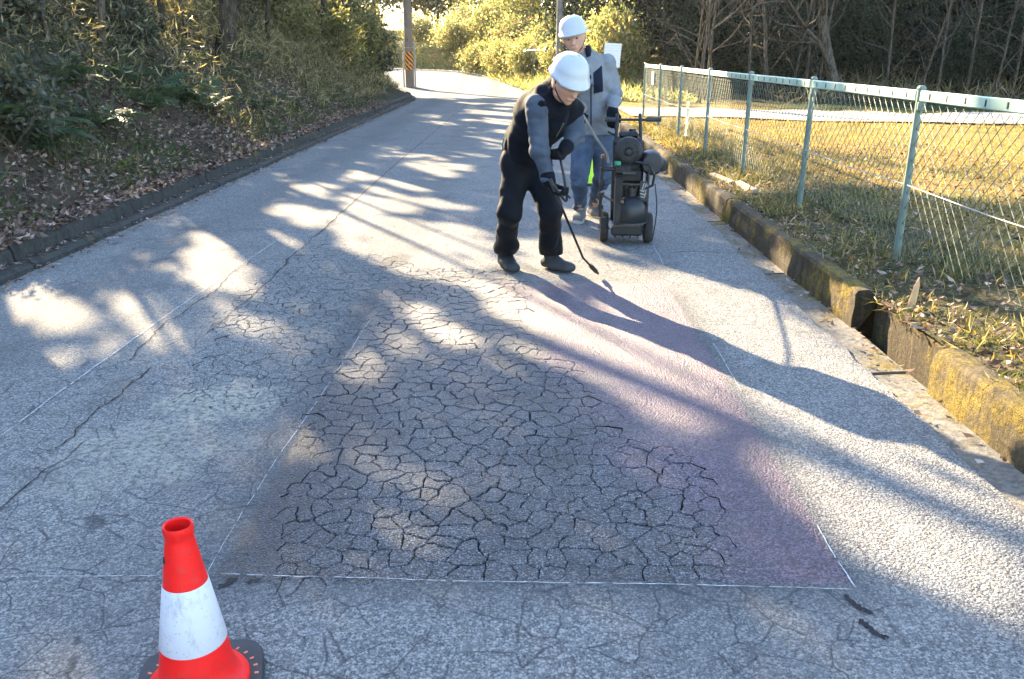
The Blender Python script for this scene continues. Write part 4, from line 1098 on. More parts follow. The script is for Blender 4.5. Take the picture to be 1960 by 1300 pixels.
# leaves blown against kerb and wall
n = 2600
Y = rng.uniform(4, 28, n)
P = np.stack([XL(Y) - 0.10 + rng.random(n) ** 1.6 * 0.24, Y, np.full(n, 0.0)], 1)
P[:, 2] = np.where(P[:, 0] < XL(Y) - 0.02, 0.068, 0.012)
Pw = np.stack([1.86 - rng.random(160) ** 2 * 0.14, rng.uniform(2.6, 12, 160), np.full(160, 0.004)], 1)
P = np.concatenate([P, Pw]); P[:, 2] += rng.random(len(P)) * 0.012
D = rdir(len(P), rng); D[:, 2] *= 0.2
V, F = kites(P, D, rng.uniform(0.02, 0.06, len(P)), rng.uniform(0.01, 0.03, len(P)), rng, 0.12, 0.5, N=np.tile([0, 0, 1.0], (len(P), 1)) + rng.normal(size=(len(P), 3)) * 0.3)
stuff('gutter_debris', V, F, M_litter, 'crumbs and dead leaves lying along the road edges', 'leaves')

# ------------------------------------------------------------------ chain-link fence
M_fence = simple('green_paint', (0.14, 0.19, 0.16), 0.5, var=0.18, scale=25, spec=0.5)
M_rail = simple('pale_green_rail', (0.34, 0.48, 0.39), 0.5, var=0.12, scale=14, spec=0.5)
M_wire = simple('fence_wire', (0.13, 0.16, 0.13), 0.45, metal=0.3, var=0.2, scale=40, spec=0.5)
M_dark = simple('dark_slot', (0.02, 0.025, 0.022), 0.8)
M_pipe = simple('pale_pipe', (0.34, 0.34, 0.32), 0.5, var=0.1)
PITCHY, FX, FY0 = 2.107, 2.48, 5.62
fence = empty('mesh_fence', (FX, FY0, 0.17))
tag(fence, 'green chain-link fence with pale top rail running along the field', 'fence')
pm = MB()
pm.tube([(0, 0, -0.2), (0, 0, 1.095)], 0.024, 10); pm.lathe([(0.028, 1.09), (0.028, 1.10), (0.018, 1.112), (0.0, 1.115)], 10)
pm.box((0.0, -0.034, 0.99), (0.05, 0.02, 0.05), bev=0.004)
post_me = mesh_np('post', np.array(pm.v), pm.f, M_fence)
rm = MB().box((0, PITCHY / 2, 1.052), (0.022, PITCHY - 0.062, 0.066), bev=0.006)
rail_me = mesh_np('rail', np.array(rm.v), rm.f, M_rail)
sm_ = MB()
for k in range(9):
    sm_.box((-0.0125, 0.16 + k * 0.222, 1.052), (0.003, 0.012, 0.034))
slot_me = mesh_np('rail_slot', np.array(sm_.v), sm_.f, M_dark)
def zigzag(w, h, p, r):
    """two families of slanting wires woven into diamonds"""
    mb = MB(); s = p
    m = int((w + h) / s) + 2
    for k in range(-int(h / s) - 1, m):
        for sg in (1, -1):
            y0 = k * s if sg > 0 else k * s
            a = np.array([0.003 * sg, y0, 0.0]); b = np.array([0.003 * sg, y0 + sg * h, h])
            lo, hi = sorted((a[1], b[1]))
            if hi <= 0 or lo >= w: continue
            def cut(u):
                return a + (b - a) * u
            u0, u1 = 0.0, 1.0
            for lim in (0.0, w):
                t = (lim - a[1]) / (b[1] - a[1])
                if (b[1] > a[1]) == (lim == 0.0): u0 = max(u0, t)
                else: u1 = min(u1, t)
            if u1 - u0 < 0.01: continue
            mb.tube([cut(u0), cut((u0 + u1) / 2) + [rngc.uniform(-0.004, 0.004), 0, 0], cut(u1)], r, 3, cap=False)
    return mb
rngc = np.random.default_rng(90)
cm = zigzag(PITCHY - 0.05, 0.90, 0.10, 0.0023)
chain_me = mesh_np('wire_mesh', np.array(cm.v) + np.array([0.0, 0.025, 0.105]), cm.f, M_wire)
wm = MB()
for z in (0.50,):
    wm.tube([(-0.006, 0, z), (-0.006, PITCHY * 0.5, z - 0.012), (-0.006, PITCHY, z)], 0.0036, 5, cap=False)
wire_me = mesh_np('tension_wire', np.array(wm.v), wm.f, M_pipe)
for k in range(-2, 7):
    dz = float(field_z(np.array(FX), np.array(FY0 + k * PITCHY))) - 0.175
    for name, me in (('post', post_me), ('rail', rail_me), ('wire_mesh', chain_me), ('tension_wire', wire_me)):
        if k == 6 and name != 'post': continue
        o = obj(name, me, fence, (0, k * PITCHY, 0))
        if name == 'post': o.rotation_euler = (rr.uniform(-0.012, 0.012), rr.uniform(-0.015, 0.015), 0)
        if name == 'rail': obj('rail_slot', slot_me, o)
plate = MB().box((FX - 0.02, 17.0, 1.02), (0.012, 0.22, 0.24), bev=0.003).build('white_plate', simple('white_plastic', (0.78, 0.78, 0.76), 0.5, var=0.08))
tag(plate, 'small white plate hung on the far end of the green fence', 'sign')
# low pale fence at the bend
f2 = empty('low_fence', (0, 0, 0))
tag(f2, 'low pale green mesh fence in the yellow undergrowth at the bend', 'fence')
A = np.array([-0.45, 40.5]); B = np.array([2.3, 35.2])
dv = B - A; Ld = np.linalg.norm(dv); ang = math.atan2(dv[1], dv[0]) - math.pi / 2
zA = [gz(*(A + dv * k / 6)) for k in range(7)]
for k in range(7):
    p = A + dv * k / 6
    MB().tube([(p[0], p[1], zA[k] - 0.2), (p[0], p[1], zA[k] + 1.05)], 0.028, 8).build('post', M_fence, f2)
    if k < 6:
        q = A + dv * (k + 1) / 6
        MB().tube([(p[0], p[1], zA[k] + 1.02), (q[0], q[1], zA[k + 1] + 1.02)], 0.035, 8).build('rail', M_rail, f2)
        z2m = zigzag(Ld / 6, 0.95, 0.075, 0.003)
        vv = np.array(z2m.v)
        pos = np.c_[p[0] + (q[0] - p[0]) * vv[:, 1] / (Ld / 6), p[1] + (q[1] - p[1]) * vv[:, 1] / (Ld / 6), vv[:, 2] + zA[k] + 0.05 + (zA[k + 1] - zA[k]) * vv[:, 1] / (Ld / 6)]
        obj('wire_mesh', mesh_np('wire_mesh', pos, z2m.f, M_wire), f2)

# ------------------------------------------------------------------ poles, board, litter by the fence
M_pole = simple('pole_concrete', (0.20, 0.16, 0.125), 0.85, var=0.15, scale=9, bump=0.4)
def stripes():
    t = NT('hazard_wrap')
    P = t.obj(); X, Y, Z = t.sep(P)
    a = t.n('Math', operation='ARCTAN2'); t.set(a, 0, Y); t.set(a, 1, X)
    v = t.math('FRACT', t.math('ADD', t.math('MULTIPLY', a.outputs[0], 0.95), t.math('MULTIPLY', Z, 5.5)))
    c = t.mix(t.step(v, 0.48, 0.52), (0.75, 0.30, 0.03), (0.02, 0.018, 0.016))
    return t.done(t.bsdf(c, 0.5, 0, 0.4, t.bump(t.noise(40.0, P), 0.2, 0.002)))
g = gp(785, 166, 0.1)
pole = empty('utility_pole', (g[0], g[1], float(zroad(g[1])) - 0.02))
tag(pole, 'brown concrete utility pole with hazard stripes at the bend', 'pole')
MB().tube([(0, 0, -0.3), (0, 0, 3.0), (0, 0, 10.5)], [0.185, 0.17, 0.13], 18).build('shaft', M_pole, pole, auto=40)
MB().lathe([(0.1835, 0.72), (0.1845, 0.73), (0.1835, 1.42), (0.182, 1.43)], 18, cap=False).build('hazard_wrap', stripes(), pole, auto=40)
for dx in (-0.245, 0.235):
    MB().tube([(dx, -0.02, -0.1), (dx, -0.02, 1.72), (dx * 0.8, 0, 1.86)], 0.036, 8).build('guard_pipe', M_pipe, pole, auto=40)
for z in (0.95, 1.6):
    MB().tube([(-0.25, -0.03, z), (0, -0.20, z), (0.24, -0.03, z)], 0.012, 6).build('strap', M_pipe, pole)
p = at(1071, 60, 34.0)
pole2 = empty('utility_pole', (p[0], 34.0, gz(p[0], 34.0)))
tag(pole2, 'slim grey pole rising behind the standing worker', 'pole')
MB().tube([(0, 0, -0.3), (0, 0, 9.0)], [0.13, 0.09], 12).build('shaft', simple('grey_pole', (0.22, 0.20, 0.19), 0.8), pole2, auto=40)
M_board = None
t = NT('notice_print')
P = t.obj(); X, Y, Z = t.sep(P)
ln = t.math('MULTIPLY', t.step(t.math('FRACT', t.math('MULTIPLY', Z, 14.0)), 0.55, 0.65), t.step(t.noise(22.0, P), 0.42, 0.55))
M_board = t.done(t.bsdf(t.mix(t.math('MULTIPLY', ln, 0.35), (0.74, 0.76, 0.76), (0.35, 0.37, 0.40)), 0.5, 0, 0.4))
p = at(1171, 130, 27.0)
bd = empty('notice_board', (p[0], 27.0, gz(p[0], 27.0)), -0.12)
tag(bd, 'white notice board on a post behind the standing worker', 'sign')
o = MB().box((0, 0, 0), (0.50, 0.02, 0.68), bev=0.005).build('panel', M_board, bd, loc=(0, 0, 1.18)); o.rotation_euler = (0, 0.06, 0)
MB().tube([(0.02, 0.03, -0.2), (0.02, 0.03, 1.5)], 0.022, 8).build('post', M_wire, bd)
# plastic film snagged on the fence
rngp = np.random.default_rng(77)
gx, gy = np.meshgrid(np.linspace(-0.09, 0.09, 14), np.linspace(0, 0.50, 30))
wz = 0.022 * fbm(gx * 22, gy * 16, seed=95) * 2; wid = 0.35 + 0.65 * np.sin(np.pi * np.clip(gy / 0.5, 0.05, 0.97))
Vp = np.stack([FX - 0.05 + wz, 13.1 + gx * wid + 0.03 * fbm(gx * 5, gy * 7, seed=96), 0.30 + gy], -1).reshape(-1, 3)
i, k = np.meshgrid(np.arange(29), np.arange(13), indexing='ij'); a = (i * 14 + k).ravel()
M_film = leafmat('plastic_film', [(0, (0.7, 0.72, 0.72)), (1, (0.8, 0.82, 0.82))], 0.4, 0.25, 0.5, 1.0)
o = obj('plastic_film', mesh_np('plastic_film', Vp, np.stack([a, a + 1, a + 15, a + 14], 1), M_film, True)); md = o.modifiers.new('thickness', 'SOLIDIFY'); md.thickness = 0.002
tag(o, 'crumpled white plastic film snagged on the green fence', 'litter')
M_wood = simple('weathered_timber', (0.33, 0.27, 0.19), 0.9, var=0.3, scale=22, bump=0.6)
def plank(a, b, z, w, h, label):
    A_ = gp(*a, z); B_ = gp(*b, z); d_ = B_ - A_; L_ = np.linalg.norm(d_)
    mb = MB()
    n_ = 8
    for s in range(2): pass
    c_ = (A_ + B_) / 2; rz = math.atan2(d_[1], d_[0])
    R_ = np.array([[math.cos(rz), -math.sin(rz), 0], [math.sin(rz), math.cos(rz), 0], [0, 0, 1]])
    mb.box((0, 0, 0), (L_, w, h), bev=0.006)
    o_ = mb.build('timber', M_wood, loc=(c_[0], c_[1], field_z(np.array(c_[0]), np.array(c_[1])) + h * 0.55)); o_.rotation_euler = (0.1, 0.03, rz)
    tag(o_, label, 'timber')
plank((1362, 338), (1402, 352), 0.2, 0.07, 0.05, 'weathered timber lying along the verge near the machine')
plank((1412, 352), (1446, 366), 0.2, 0.06, 0.045, 'shorter timber end lying past the first on the verge')
g = gp(1742, 585, 0.2)
st = empty('bamboo_stake', (g[0], g[1], g[2] - 0.06))
tag(st, 'split pale bamboo stake leaning up from the verge by the nearest post', 'stake')
sh = MB(); Pq = []
for z, w_ in ((0, 0.016), (0.08, 0.02), (0.16, 0.016), (0.215, 0.003)):
    for s in (-1, 0, 1): Pq.append((s * w_ + z * 0.12, -0.006 * (1 - abs(s)), z))
sh.add(Pq, [(3 * i + k, 3 * i + k + 1, 3 * i + k + 4, 3 * i + k + 3) for i in range(3) for k in (0, 1)])
o = sh.build('splint', simple('dry_bamboo', (0.55, 0.36, 0.19), 0.7), st); md = o.modifiers.new('thickness', 'SOLIDIFY'); md.thickness = 0.006

# ------------------------------------------------------------------ traffic cone
def cone_plastic(name, col, dirt):
    t = NT(name)
    n = t.noise(35.0, t.obj(), detail=6, rough=0.7); m = t.noise(5.0, t.obj()); sp_ = t.voro(85.0, t.obj())
    c = t.mix(t.math('MULTIPLY', t.step(m, 0.45, 0.7), 0.25), col, tuple(x * 0.7 for x in col))
    c = t.mix(t.math('MULTIPLY', t.math('SUBTRACT', 1.0, t.step(sp_, 0.08, 0.22)), dirt), c, (0.06, 0.05, 0.05))
    c = t.mix(t.math('MULTIPLY', t.step(n, 0.52, 0.70), dirt * 0.6), c, (0.12, 0.09, 0.08))
    vv = t.n('VectorMath', operation='MULTIPLY'); t.set(vv, 0, t.obj()); vv.inputs[1].default_value = (22.0, 22.0, 7.0)
    sme = t.noise(1.0, vv.outputs[0], detail=5, rough=0.7)
    c = t.mix(t.math('MULTIPLY', t.step(sme, 0.56, 0.74), dirt), c, (0.05, 0.045, 0.045))
    return t.done(t.bsdf(c, 0.5, 0, 0.4, t.bump(t.math('ADD', n, t.math('MULTIPLY', m, 2.0)), 0.3, 0.003)))
M_cone = cone_plastic('cone_red', (0.86, 0.005, 0.003), 0.45)
M_sleeve = cone_plastic('cone_white', (0.60, 0.58, 0.62), 0.42)
M_rub = simple('rubber', (0.035, 0.036, 0.040), 0.75, var=0.3, scale=40)
g = gp(384, 1322)
cone = empty('traffic_cone', (g[0], g[1], 0.0), 0.25)
tag(cone, 'red and white traffic cone on a black rubber base at the lower left', 'cone')
# heights from the tip and bands seen in front of it
def conr(z): return 0.099 - 0.157 * z
prof = [(0.118, 0.022), (0.120, 0.032), (0.116, 0.040), (0.104, 0.046), (0.097, 0.054)] + [(conr(z), z) for z in np.linspace(0.065, 0.415, 12)] + [(0.0325, 0.424), (0.0315, 0.436), (0.0335, 0.441), (0.0345, 0.455), (0.0325, 0.462), (0.0285, 0.459), (0.0275, 0.42), (0.035, 0.36)]
body = MB().lathe(prof, 48, cap=False).build('cone_body', M_cone, cone, auto=50)
MB().lathe([(conr(0.150) + 0.0006, 0.150), (conr(0.150) + 0.002, 0.152), (conr(0.312) + 0.002, 0.311), (conr(0.312) + 0.0006, 0.313)], 48, cap=False).build('reflective_sleeve', M_sleeve, cone, auto=50)
bb = MB()
Vb = []
n_ = 40
for (sc_, z) in ((1.0, 0.0), (1.0, 0.018), (0.975, 0.026), (0.5, 0.030)):
    for k in range(n_):
        a = 2 * math.pi * k / n_; c_, s_ = math.cos(a), math.sin(a)
        q = 1.0 / (abs(c_) ** 5 + abs(s_) ** 5) ** 0.2
        Vb.append((0.150 * sc_ * q * c_, 0.150 * sc_ * q * s_, z))
Fb = [(i * n_ + k, i * n_ + (k + 1) % n_, (i + 1) * n_ + (k + 1) % n_, (i + 1) * n_ + k) for i in range(3) for k in range(n_)] + [tuple(range(3 * n_, 4 * n_))]
bs = bb.add(Vb, Fb).build('base', M_rub, cone, auto=40)
ds = MB()
for k in range(28):
    a = 2 * math.pi * k / 28
    ds.box((0.134 * math.cos(a), 0.134 * math.sin(a), 0.0272), (0.010, 0.005, 0.004), rot=[[math.cos(a), -math.sin(a), 0], [math.sin(a), math.cos(a), 0], [0, 0, 1]])
ds.build('stud', simple('orange_stud', (0.75, 0.22, 0.12), 0.6), bs)
MB().tube([(0.0, 0, 0), (0.004, 0.0, 0.0)], 0.009, 10).build('hole', M_dark, cone, loc=(-conr(0.38) * 0.97, -0.012, 0.38))

# ------------------------------------------------------------------ people: bodies and clothes as smooth solids
def surfnet(F, o, h):
    S = F < 0
    nx, ny, nz = F.shape
    cnt = np.zeros((nx - 1, ny - 1, nz - 1), np.int8)
    offs = [(i, j, k) for i in (0, 1) for j in (0, 1) for k in (0, 1)]
    for i, j, k in offs: cnt += S[i:nx - 1 + i, j:ny - 1 + j, k:nz - 1 + k]
    act = (cnt > 0) & (cnt < 8)
    ac = np.argwhere(act)
    idx = np.full(act.shape, -1, np.int64); idx[act] = np.arange(len(ac))
    val = {c: F[ac[:, 0] + c[0], ac[:, 1] + c[1], ac[:, 2] + c[2]] for c in offs}
    acc = np.zeros((len(ac), 3)); w = np.zeros(len(ac))
    for c in offs:
        for a in range(3):
            if c[a]: continue
            e = list(c); e[a] = 1; e = tuple(e)
            f0, f1 = val[c], val[e]
            x = (f0 < 0) != (f1 < 0)
            t = np.where(x, f0 / (f0 - f1 + 1e-12), 0)
            p = np.tile(np.array(c, float), (len(ac), 1)); p[:, a] = t
            acc += p * x[:, None]; w += x
    V = (ac + acc / w[:, None]) * h + o
    Fs = []
    for a in range(3):
        b, c = (a + 1) % 3, (a + 2) % 3
        s0 = [slice(None)] * 3; s1 = [slice(None)] * 3
        s0[a] = slice(0, -1); s1[a] = slice(1, None)
        A, B = S[tuple(s0)], S[tuple(s1)]
        e = np.argwhere(A != B)
        ok = (e[:, b] > 0) & (e[:, c] > 0) & (e[:, b] < F.shape[b] - 1) & (e[:, c] < F.shape[c] - 1)
        e = e[ok]; neg = A[e[:, 0], e[:, 1], e[:, 2]]
        q = []
        for db, dc in ((-1, -1), (0, -1), (0, 0), (-1, 0)):
            g_ = e.copy(); g_[:, b] += db; g_[:, c] += dc
            q.append(idx[g_[:, 0], g_[:, 1], g_[:, 2]])
        q = np.stack(q, 1)
        q[~neg] = q[~neg][:, ::-1]
        Fs.append(q)
    return V, np.concatenate(Fs)
def sdf(prims, vox, k=0.03, disp=None, cut=None):
    """prims: (a, b, ra, rb) tapered capsules, blended; cut: (point, normal) half-spaces removed"""
    lo = np.min([np.minimum(np.array(p[0]) - p[2], np.array(p[1]) - p[3]) for p in prims], 0) - 0.05
    hi = np.max([np.maximum(np.array(p[0]) + p[2], np.array(p[1]) + p[3]) for p in prims], 0) + 0.05
    n = np.ceil((hi - lo) / vox).astype(int) + 1
    ax = [lo[i] + vox * np.arange(n[i]) for i in range(3)]
    X, Y, Z = np.meshgrid(*[a.astype(np.float32) for a in ax], indexing='ij')
    F = np.full(X.shape, 9.0, np.float32)
    for p in prims:
        a, b = np.array(p[0], float), np.array(p[1], float); ra, rb = p[2], p[3]
        kk = p[4] if len(p) > 4 else k
        m = max(ra, rb) + 0.09 + kk
        l_ = np.maximum(((np.minimum(a, b) - m - lo) / vox).astype(int), 0); h_ = np.minimum(((np.maximum(a, b) + m - lo) / vox).astype(int) + 2, n)
        sl_ = tuple(slice(l_[i], h_[i]) for i in range(3))
        d = b - a; L2 = float(d @ d) + 1e-9
        x, y, z = X[sl_], Y[sl_], Z[sl_]
        t = np.clip(((x - a[0]) * d[0] + (y - a[1]) * d[1] + (z - a[2]) * d[2]) / L2, 0, 1)
        f = np.sqrt((x - a[0] - t * d[0]) ** 2 + (y - a[1] - t * d[1]) ** 2 + (z - a[2] - t * d[2]) ** 2) - (ra + (rb - ra) * t)
        g_ = F[sl_]
        h = np.clip(0.5 + 0.5 * (g_ - f) / kk, 0, 1)
        F[sl_] = np.where(g_ > 5, f, g_ * (1 - h) + f * h - kk * h * (1 - h))
    if disp is not None:
        near = np.abs(F) < 0.05
        F[near] += disp(X[near], Y[near], Z[near]).astype(np.float32)
    for (p, nn) in (cut or []):
        F = np.maximum(F, (X - p[0]) * nn[0] + (Y - p[1]) * nn[1] + (Z - p[2]) * nn[2])
    return surfnet(F, lo, vox)
def solid(name, prims, vox, mat, parent, k=0.03, disp=None, cut=None):
    V, F = sdf(prims, vox, k, disp, cut)
    inv = np.array(parent.matrix_world.inverted()) if False else None
    V = V - np.array(parent.location)
    return obj(name, mesh_np(name, V, F, mat, True), parent)
def folds(amp, sx, sz, seed, amp2=0.0):
    def f(x, y, z):
        r = amp * (1 - 2 * np.abs(vnoise(x * sx + 1.3 * vnoise(x * 4, y * 4, z * 4, seed + 5), y * sx, z * sz + 0.8 * vnoise(x * 5, y * 5, z * 3, seed + 6), seed)))
        return r + amp2 * vnoise(x * 40, y * 40, z * 40, seed + 9)
    return f
def fabric(name, a, b, scale=90.0, rough=0.85):
    t = NT(name)
    P = t.obj()
    n = t.noise(9.0, P, detail=5); w = t.noise(scale * 3, P, detail=2)
    c = t.mix(t.step(n, 0.35, 0.68), a, b)
    c = t.mix(t.math('MULTIPLY', t.step(w, 0.45, 0.7), 0.3), c, tuple(x * 1.5 for x in b))
    return t.done(t.bsdf(c, rough, 0, 0.12, t.bump(t.math('ADD', n, t.math('MULTIPLY', w, 0.2)), 0.5, 0.006), Sheen_Weight=0.03))
def skin_mat():
    t = NT('skin')
    n = t.noise(14.0, t.obj())
    return t.done(t.bsdf(t.mix(n, (0.42, 0.23, 0.16), (0.56, 0.33, 0.24)), 0.5, 0, 0.4, t.bump(n, 0.1, 0.002), Subsurface_Weight=0.08))
M_skin = skin_mat()
M_vest = fabric('black_vest', (0.0022, 0.0032, 0.0065), (0.005, 0.0075, 0.014))
M_shirt = fabric('slate_sleeve', (0.045, 0.058, 0.080), (0.070, 0.086, 0.112))
M_trouser = fabric('black_trousers', (0.0025, 0.0030, 0.0050), (0.0060, 0.0072, 0.0105), rough=0.7)
M_jacket = fabric('grey_jacket', (0.135, 0.145, 0.16), (0.19, 0.205, 0.225))
M_navy = fabric('navy_panel', (0.005, 0.009, 0.02), (0.01, 0.015, 0.03))
M_blue = fabric('faded_work_trousers', (0.042, 0.064, 0.105), (0.080, 0.112, 0.165))
M_glove = fabric('black_glove', (0.0039, 0.0039, 0.0044), (0.0099, 0.0099, 0.0105))
M_glove2 = fabric('navy_glove', (0.0028, 0.0039, 0.0072), (0.0066, 0.0088, 0.0138))
M_boot = simple('dusty_boot', (0.028, 0.030, 0.033), 0.7, var=0.35, scale=25)
M_shoe = simple('grey_shoe', (0.16, 0.15, 0.14), 0.8, var=0.25, scale=30)
M_sole = simple('pale_sole', (0.48, 0.44, 0.38), 0.8, var=0.15)
M_hat = simple('white_helmet', (0.42, 0.44, 0.46), 0.3, var=0.05, scale=12, spec=0.5, bump=0.03)
M_hair = simple('dark_hair', (0.018, 0.015, 0.013), 0.6)
M_eye = simple('eye', (0.02, 0.016, 0.014), 0.2)

def frame(up, fwd):
    u = unit(np.array(up, float)); f = np.array(fwd, float); f = unit(f - u * (f @ u)); r = np.cross(f, u)
    return r, f, u
def head_prims(c, r, f, u):
    P = lambda x, y, z: c + r * x + f * y + u * z
    return [(P(0, -0.015, 0.035), P(0, 0.01, 0.03), 0.090, 0.080, 0.03), (P(-0.02, 0.005, 0.01), P(0.02, 0.005, 0.01), 0.078, 0.078, 0.03), (P(0, 0.03, -0.03), P(0, 0.045, -0.085), 0.062, 0.034, 0.03),
            (P(-0.03, 0.02, -0.06), P(0.03, 0.02, -0.06), 0.035, 0.035, 0.025), (P(0, 0.085, 0.005), P(0, 0.105, -0.028), 0.010, 0.015, 0.014), (P(-0.045, 0.073, 0.026), P(0.045, 0.073, 0.026), 0.014, 0.014, 0.015),
            (P(-0.018, 0.082, -0.062), P(0.018, 0.082, -0.062), 0.010, 0.010, 0.012), (P(-0.082, 0.0, 0.005), P(-0.084, -0.012, -0.025), 0.016, 0.012, 0.008), (P(0.082, 0.0, 0.005), P(0.084, -0.012, -0.025), 0.016, 0.012, 0.008)]
def head_extras(person, c, r, f, u):
    o3 = np.array(person.location)
    P = lambda x, y, z: c + r * x + f * y + u * z - o3
    M = Matrix.Translation(Vector(P(0, -0.005, 0.055))) @ Matrix(np.array([[*r, 0], [*f, 0], [*u, 0], [0, 0, 0, 1]]).T.tolist())
    h = MB().lathe([(0.122, -0.012), (0.125, 0.0), (0.120, 0.010), (0.113, 0.018), (0.110, 0.05), (0.098, 0.085), (0.074, 0.112), (0.040, 0.127), (0.0, 0.132)], 36, cap=False)
    v = np.array(h.v); v[:, 1] = v[:, 1] * 1.14 + np.where((v[:, 2] < 0.02) & (v[:, 1] > 0), v[:, 1] * 0.18, 0); v[:, 2] -= np.where((v[:, 2] < 0.02) & (v[:, 1] > 0.06), 0.012, 0)
    h.v = [tuple(M @ Vector(q)) for q in v]
    ho = h.build('helmet', M_hat, person, auto=45); md = ho.modifiers.new('thickness', 'SOLIDIFY'); md.thickness = 0.004
    rg = MB()
    for x in (-0.03, 0, 0.03):
        rg.tube([tuple(M @ Vector((x, 0.108 * math.cos(a) * 1.05, 0.018 + 0.109 * math.sin(a)))) for a in np.linspace(0.35, math.pi - 0.35, 9)], 0.006, 6)
    rg.build('ridge', M_hat, ho, auto=60)
    for s in (-1, 1):
        MB().lathe([(0.0, -0.009), (0.012, -0.004), (0.014, 0.0), (0.012, 0.004), (0.0, 0.009)], 10, M=Matrix.Translation(Vector(P(s * 0.032, 0.083, 0.008)))).build('eye', M_eye, person, smooth=True)
        MB().tube([P(s * 0.098, 0.01, 0.03), P(s * 0.088, 0.02, -0.03), P(s * 0.05, 0.05, -0.085), P(0, 0.062, -0.118)], 0.005, 5).build('chin_strap', M_hair, person)
    hb = [(c + f * -0.055 + u * 0.02, c + f * -0.055 + u * -0.03, 0.062, 0.05), (c + r * 0.05 - f * 0.02 + u * 0.02, c + r * 0.06 - f * 0.03 - u * 0.025, 0.042, 0.03), (c - r * 0.05 - f * 0.02 + u * 0.02, c - r * 0.06 - f * 0.03 - u * 0.025, 0.042, 0.03)]
    solid('hair', hb, 0.008, M_hair, person, 0.03)
def hand_prims(w, d, nrm, side, curl, g=0.0, spread=1.0):
    """w wrist, d along the palm, nrm out of the palm, side +1/-1 thumb side"""
    d = unit(np.array(d, float)); n = np.array(nrm, float); n = unit(n - d * (n @ d)); s = np.cross(d, n) * side
    R = []
    for q in (-0.030, -0.010, 0.010, 0.030):
        R.append((w + s * q * 0.7, w + d * 0.085 + s * q, 0.017 + g, 0.015 + g, 0.012))
    for q, L in ((-0.034, 0.78), (-0.0115, 0.95), (0.0115, 1.0), (0.034, 0.92)):
        p = w + d * 0.088 + s * q * spread; v = d.copy(); a = 0
        for seg, ln in enumerate((0.045, 0.030, 0.022)):
            a += curl * (0.8 if seg == 0 else 1.0)
            v = d * math.cos(a) + n * math.sin(a)
            e = p + v * ln * L
            R.append((p, e, 0.0105 + g - 0.001 * seg, 0.0098 + g - 0.001 * seg, 0.005)); p = e
    p = w + d * 0.03 + s * 0.034; e1 = p + unit(d * 0.7 + s * 0.55 + n * 0.5) * 0.042; e2 = e1 + unit(d * 0.75 + s * -0.1 + n * 0.75) * 0.034
    R += [(p, e1, 0.015 + g, 0.012 + g, 0.008), (e1, e2, 0.0115 + g, 0.0095 + g, 0.005)]
    return R
def foot_prims(an, toe_dir, L, h=0.0, r=0.045, up=0.0):
    t = np.array([toe_dir[0], toe_dir[1], 0.0]); t = unit(t); s = np.array([-t[1], t[0], 0])
    b = np.array([an[0], an[1], 0.0])
    return [(b + [0, 0, 0.17], b + [0, 0, 0.075], 0.056, 0.054, 0.03), (b - t * 0.045 + [0, 0, 0.046], b + t * 0.05 + [0, 0, 0.052], r, r + 0.006, 0.02), (b + t * 0.03 + s * 0.012 + [0, 0, 0.046], b + t * (L - 0.11) + s * 0.010 + [0, 0, 0.040], 0.044, 0.036, 0.03),
            (b + t * 0.05 - s * 0.016 + [0, 0, 0.042], b + t * (L - 0.13) - s * 0.018 + [0, 0, 0.036], 0.040, 0.034, 0.03)]
def sole(name, an, toe_dir, L, mat, parent, th=0.022, wd=0.05):
    t = unit(np.array([toe_dir[0], toe_dir[1], 0.0])); s = np.array([-t[1], t[0], 0]); b = np.array([an[0], an[1], 0.0]) - np.array(parent.location)
    out = [(-0.098, 0.0), (-0.088, 0.028), (-0.05, 0.040), (0.02, 0.040), (0.09, 0.050), (L - 0.13, 0.047), (L - 0.09, 0.030), (L - 0.072, 0.0), (L - 0.09, -0.032), (L - 0.13, -0.047), (0.08, -0.046), (0.02, -0.036), (-0.05, -0.038), (-0.088, -0.028)]
    n = len(out); V = []
    for z, sc_ in ((0.001, 0.97), (0.006, 1.03), (th, 1.02), (th + 0.004, 0.96)):
        for (x, y) in out: V.append(b + t * x * (1 if sc_ > 1 else 0.99) + s * y * sc_ * wd / 0.05 + [0, 0, z])
    F = [(i * n + k, i * n + (k + 1) % n, (i + 1) * n + (k + 1) % n, (i + 1) * n + k) for i in range(3) for k in range(n)] + [tuple(range(n))[::-1], tuple(range(3 * n, 4 * n))]
    return MB().add(V, F).build(name, mat, parent, auto=40)

# --- worker bending with the spray lance
fA, fB = gp(970, 516), gp(1056, 517)
W1 = empty('person', ((fA[0] + fB[0]) / 2, (fA[1] + fB[1]) / 2, 0))
tag(W1, 'person bending forward in black vest and white helmet, aiming a spray lance at the road', 'person')
hipA, hipB = at(990, 312, 5.92), at(1024, 312, 5.98)
knA, anA = at(975, 408, 5.80), np.array([fA[0] - 0.01, fA[1] + 0.05, 0.10])
knB, anB = at(1053, 405, 5.80), np.array([fB[0] - 0.005, fB[1] + 0.03, 0.10])
pel = at(1004, 292, 5.95)
wst = at(1010, 268, 5.90)
chs = at(1040, 222, 5.78)
upb = at(1058, 192, 5.70)
shR, elR, wrR = at(1027, 203, 5.58), at(1033, 288, 5.53), at(1050, 345, 5.50)
shL, elL, wrL = at(1094, 212, 5.84), at(1100, 262, 5.76), at(1082, 284, 5.62)
nk, hd = at(1072, 182, 5.62), at(1086, 160, 5.52)
hr, hf, hu = frame((0.22, -0.42, 0.88), (0.45, -0.75, -0.45))
toeA, toeB = (0.35, -0.94), (0.72, -0.69)
hpR = hand_prims(wrR, at(1068, 376, 5.47) - wrR, np.array([0.75, -0.2, -0.25]), -1, 0.85)
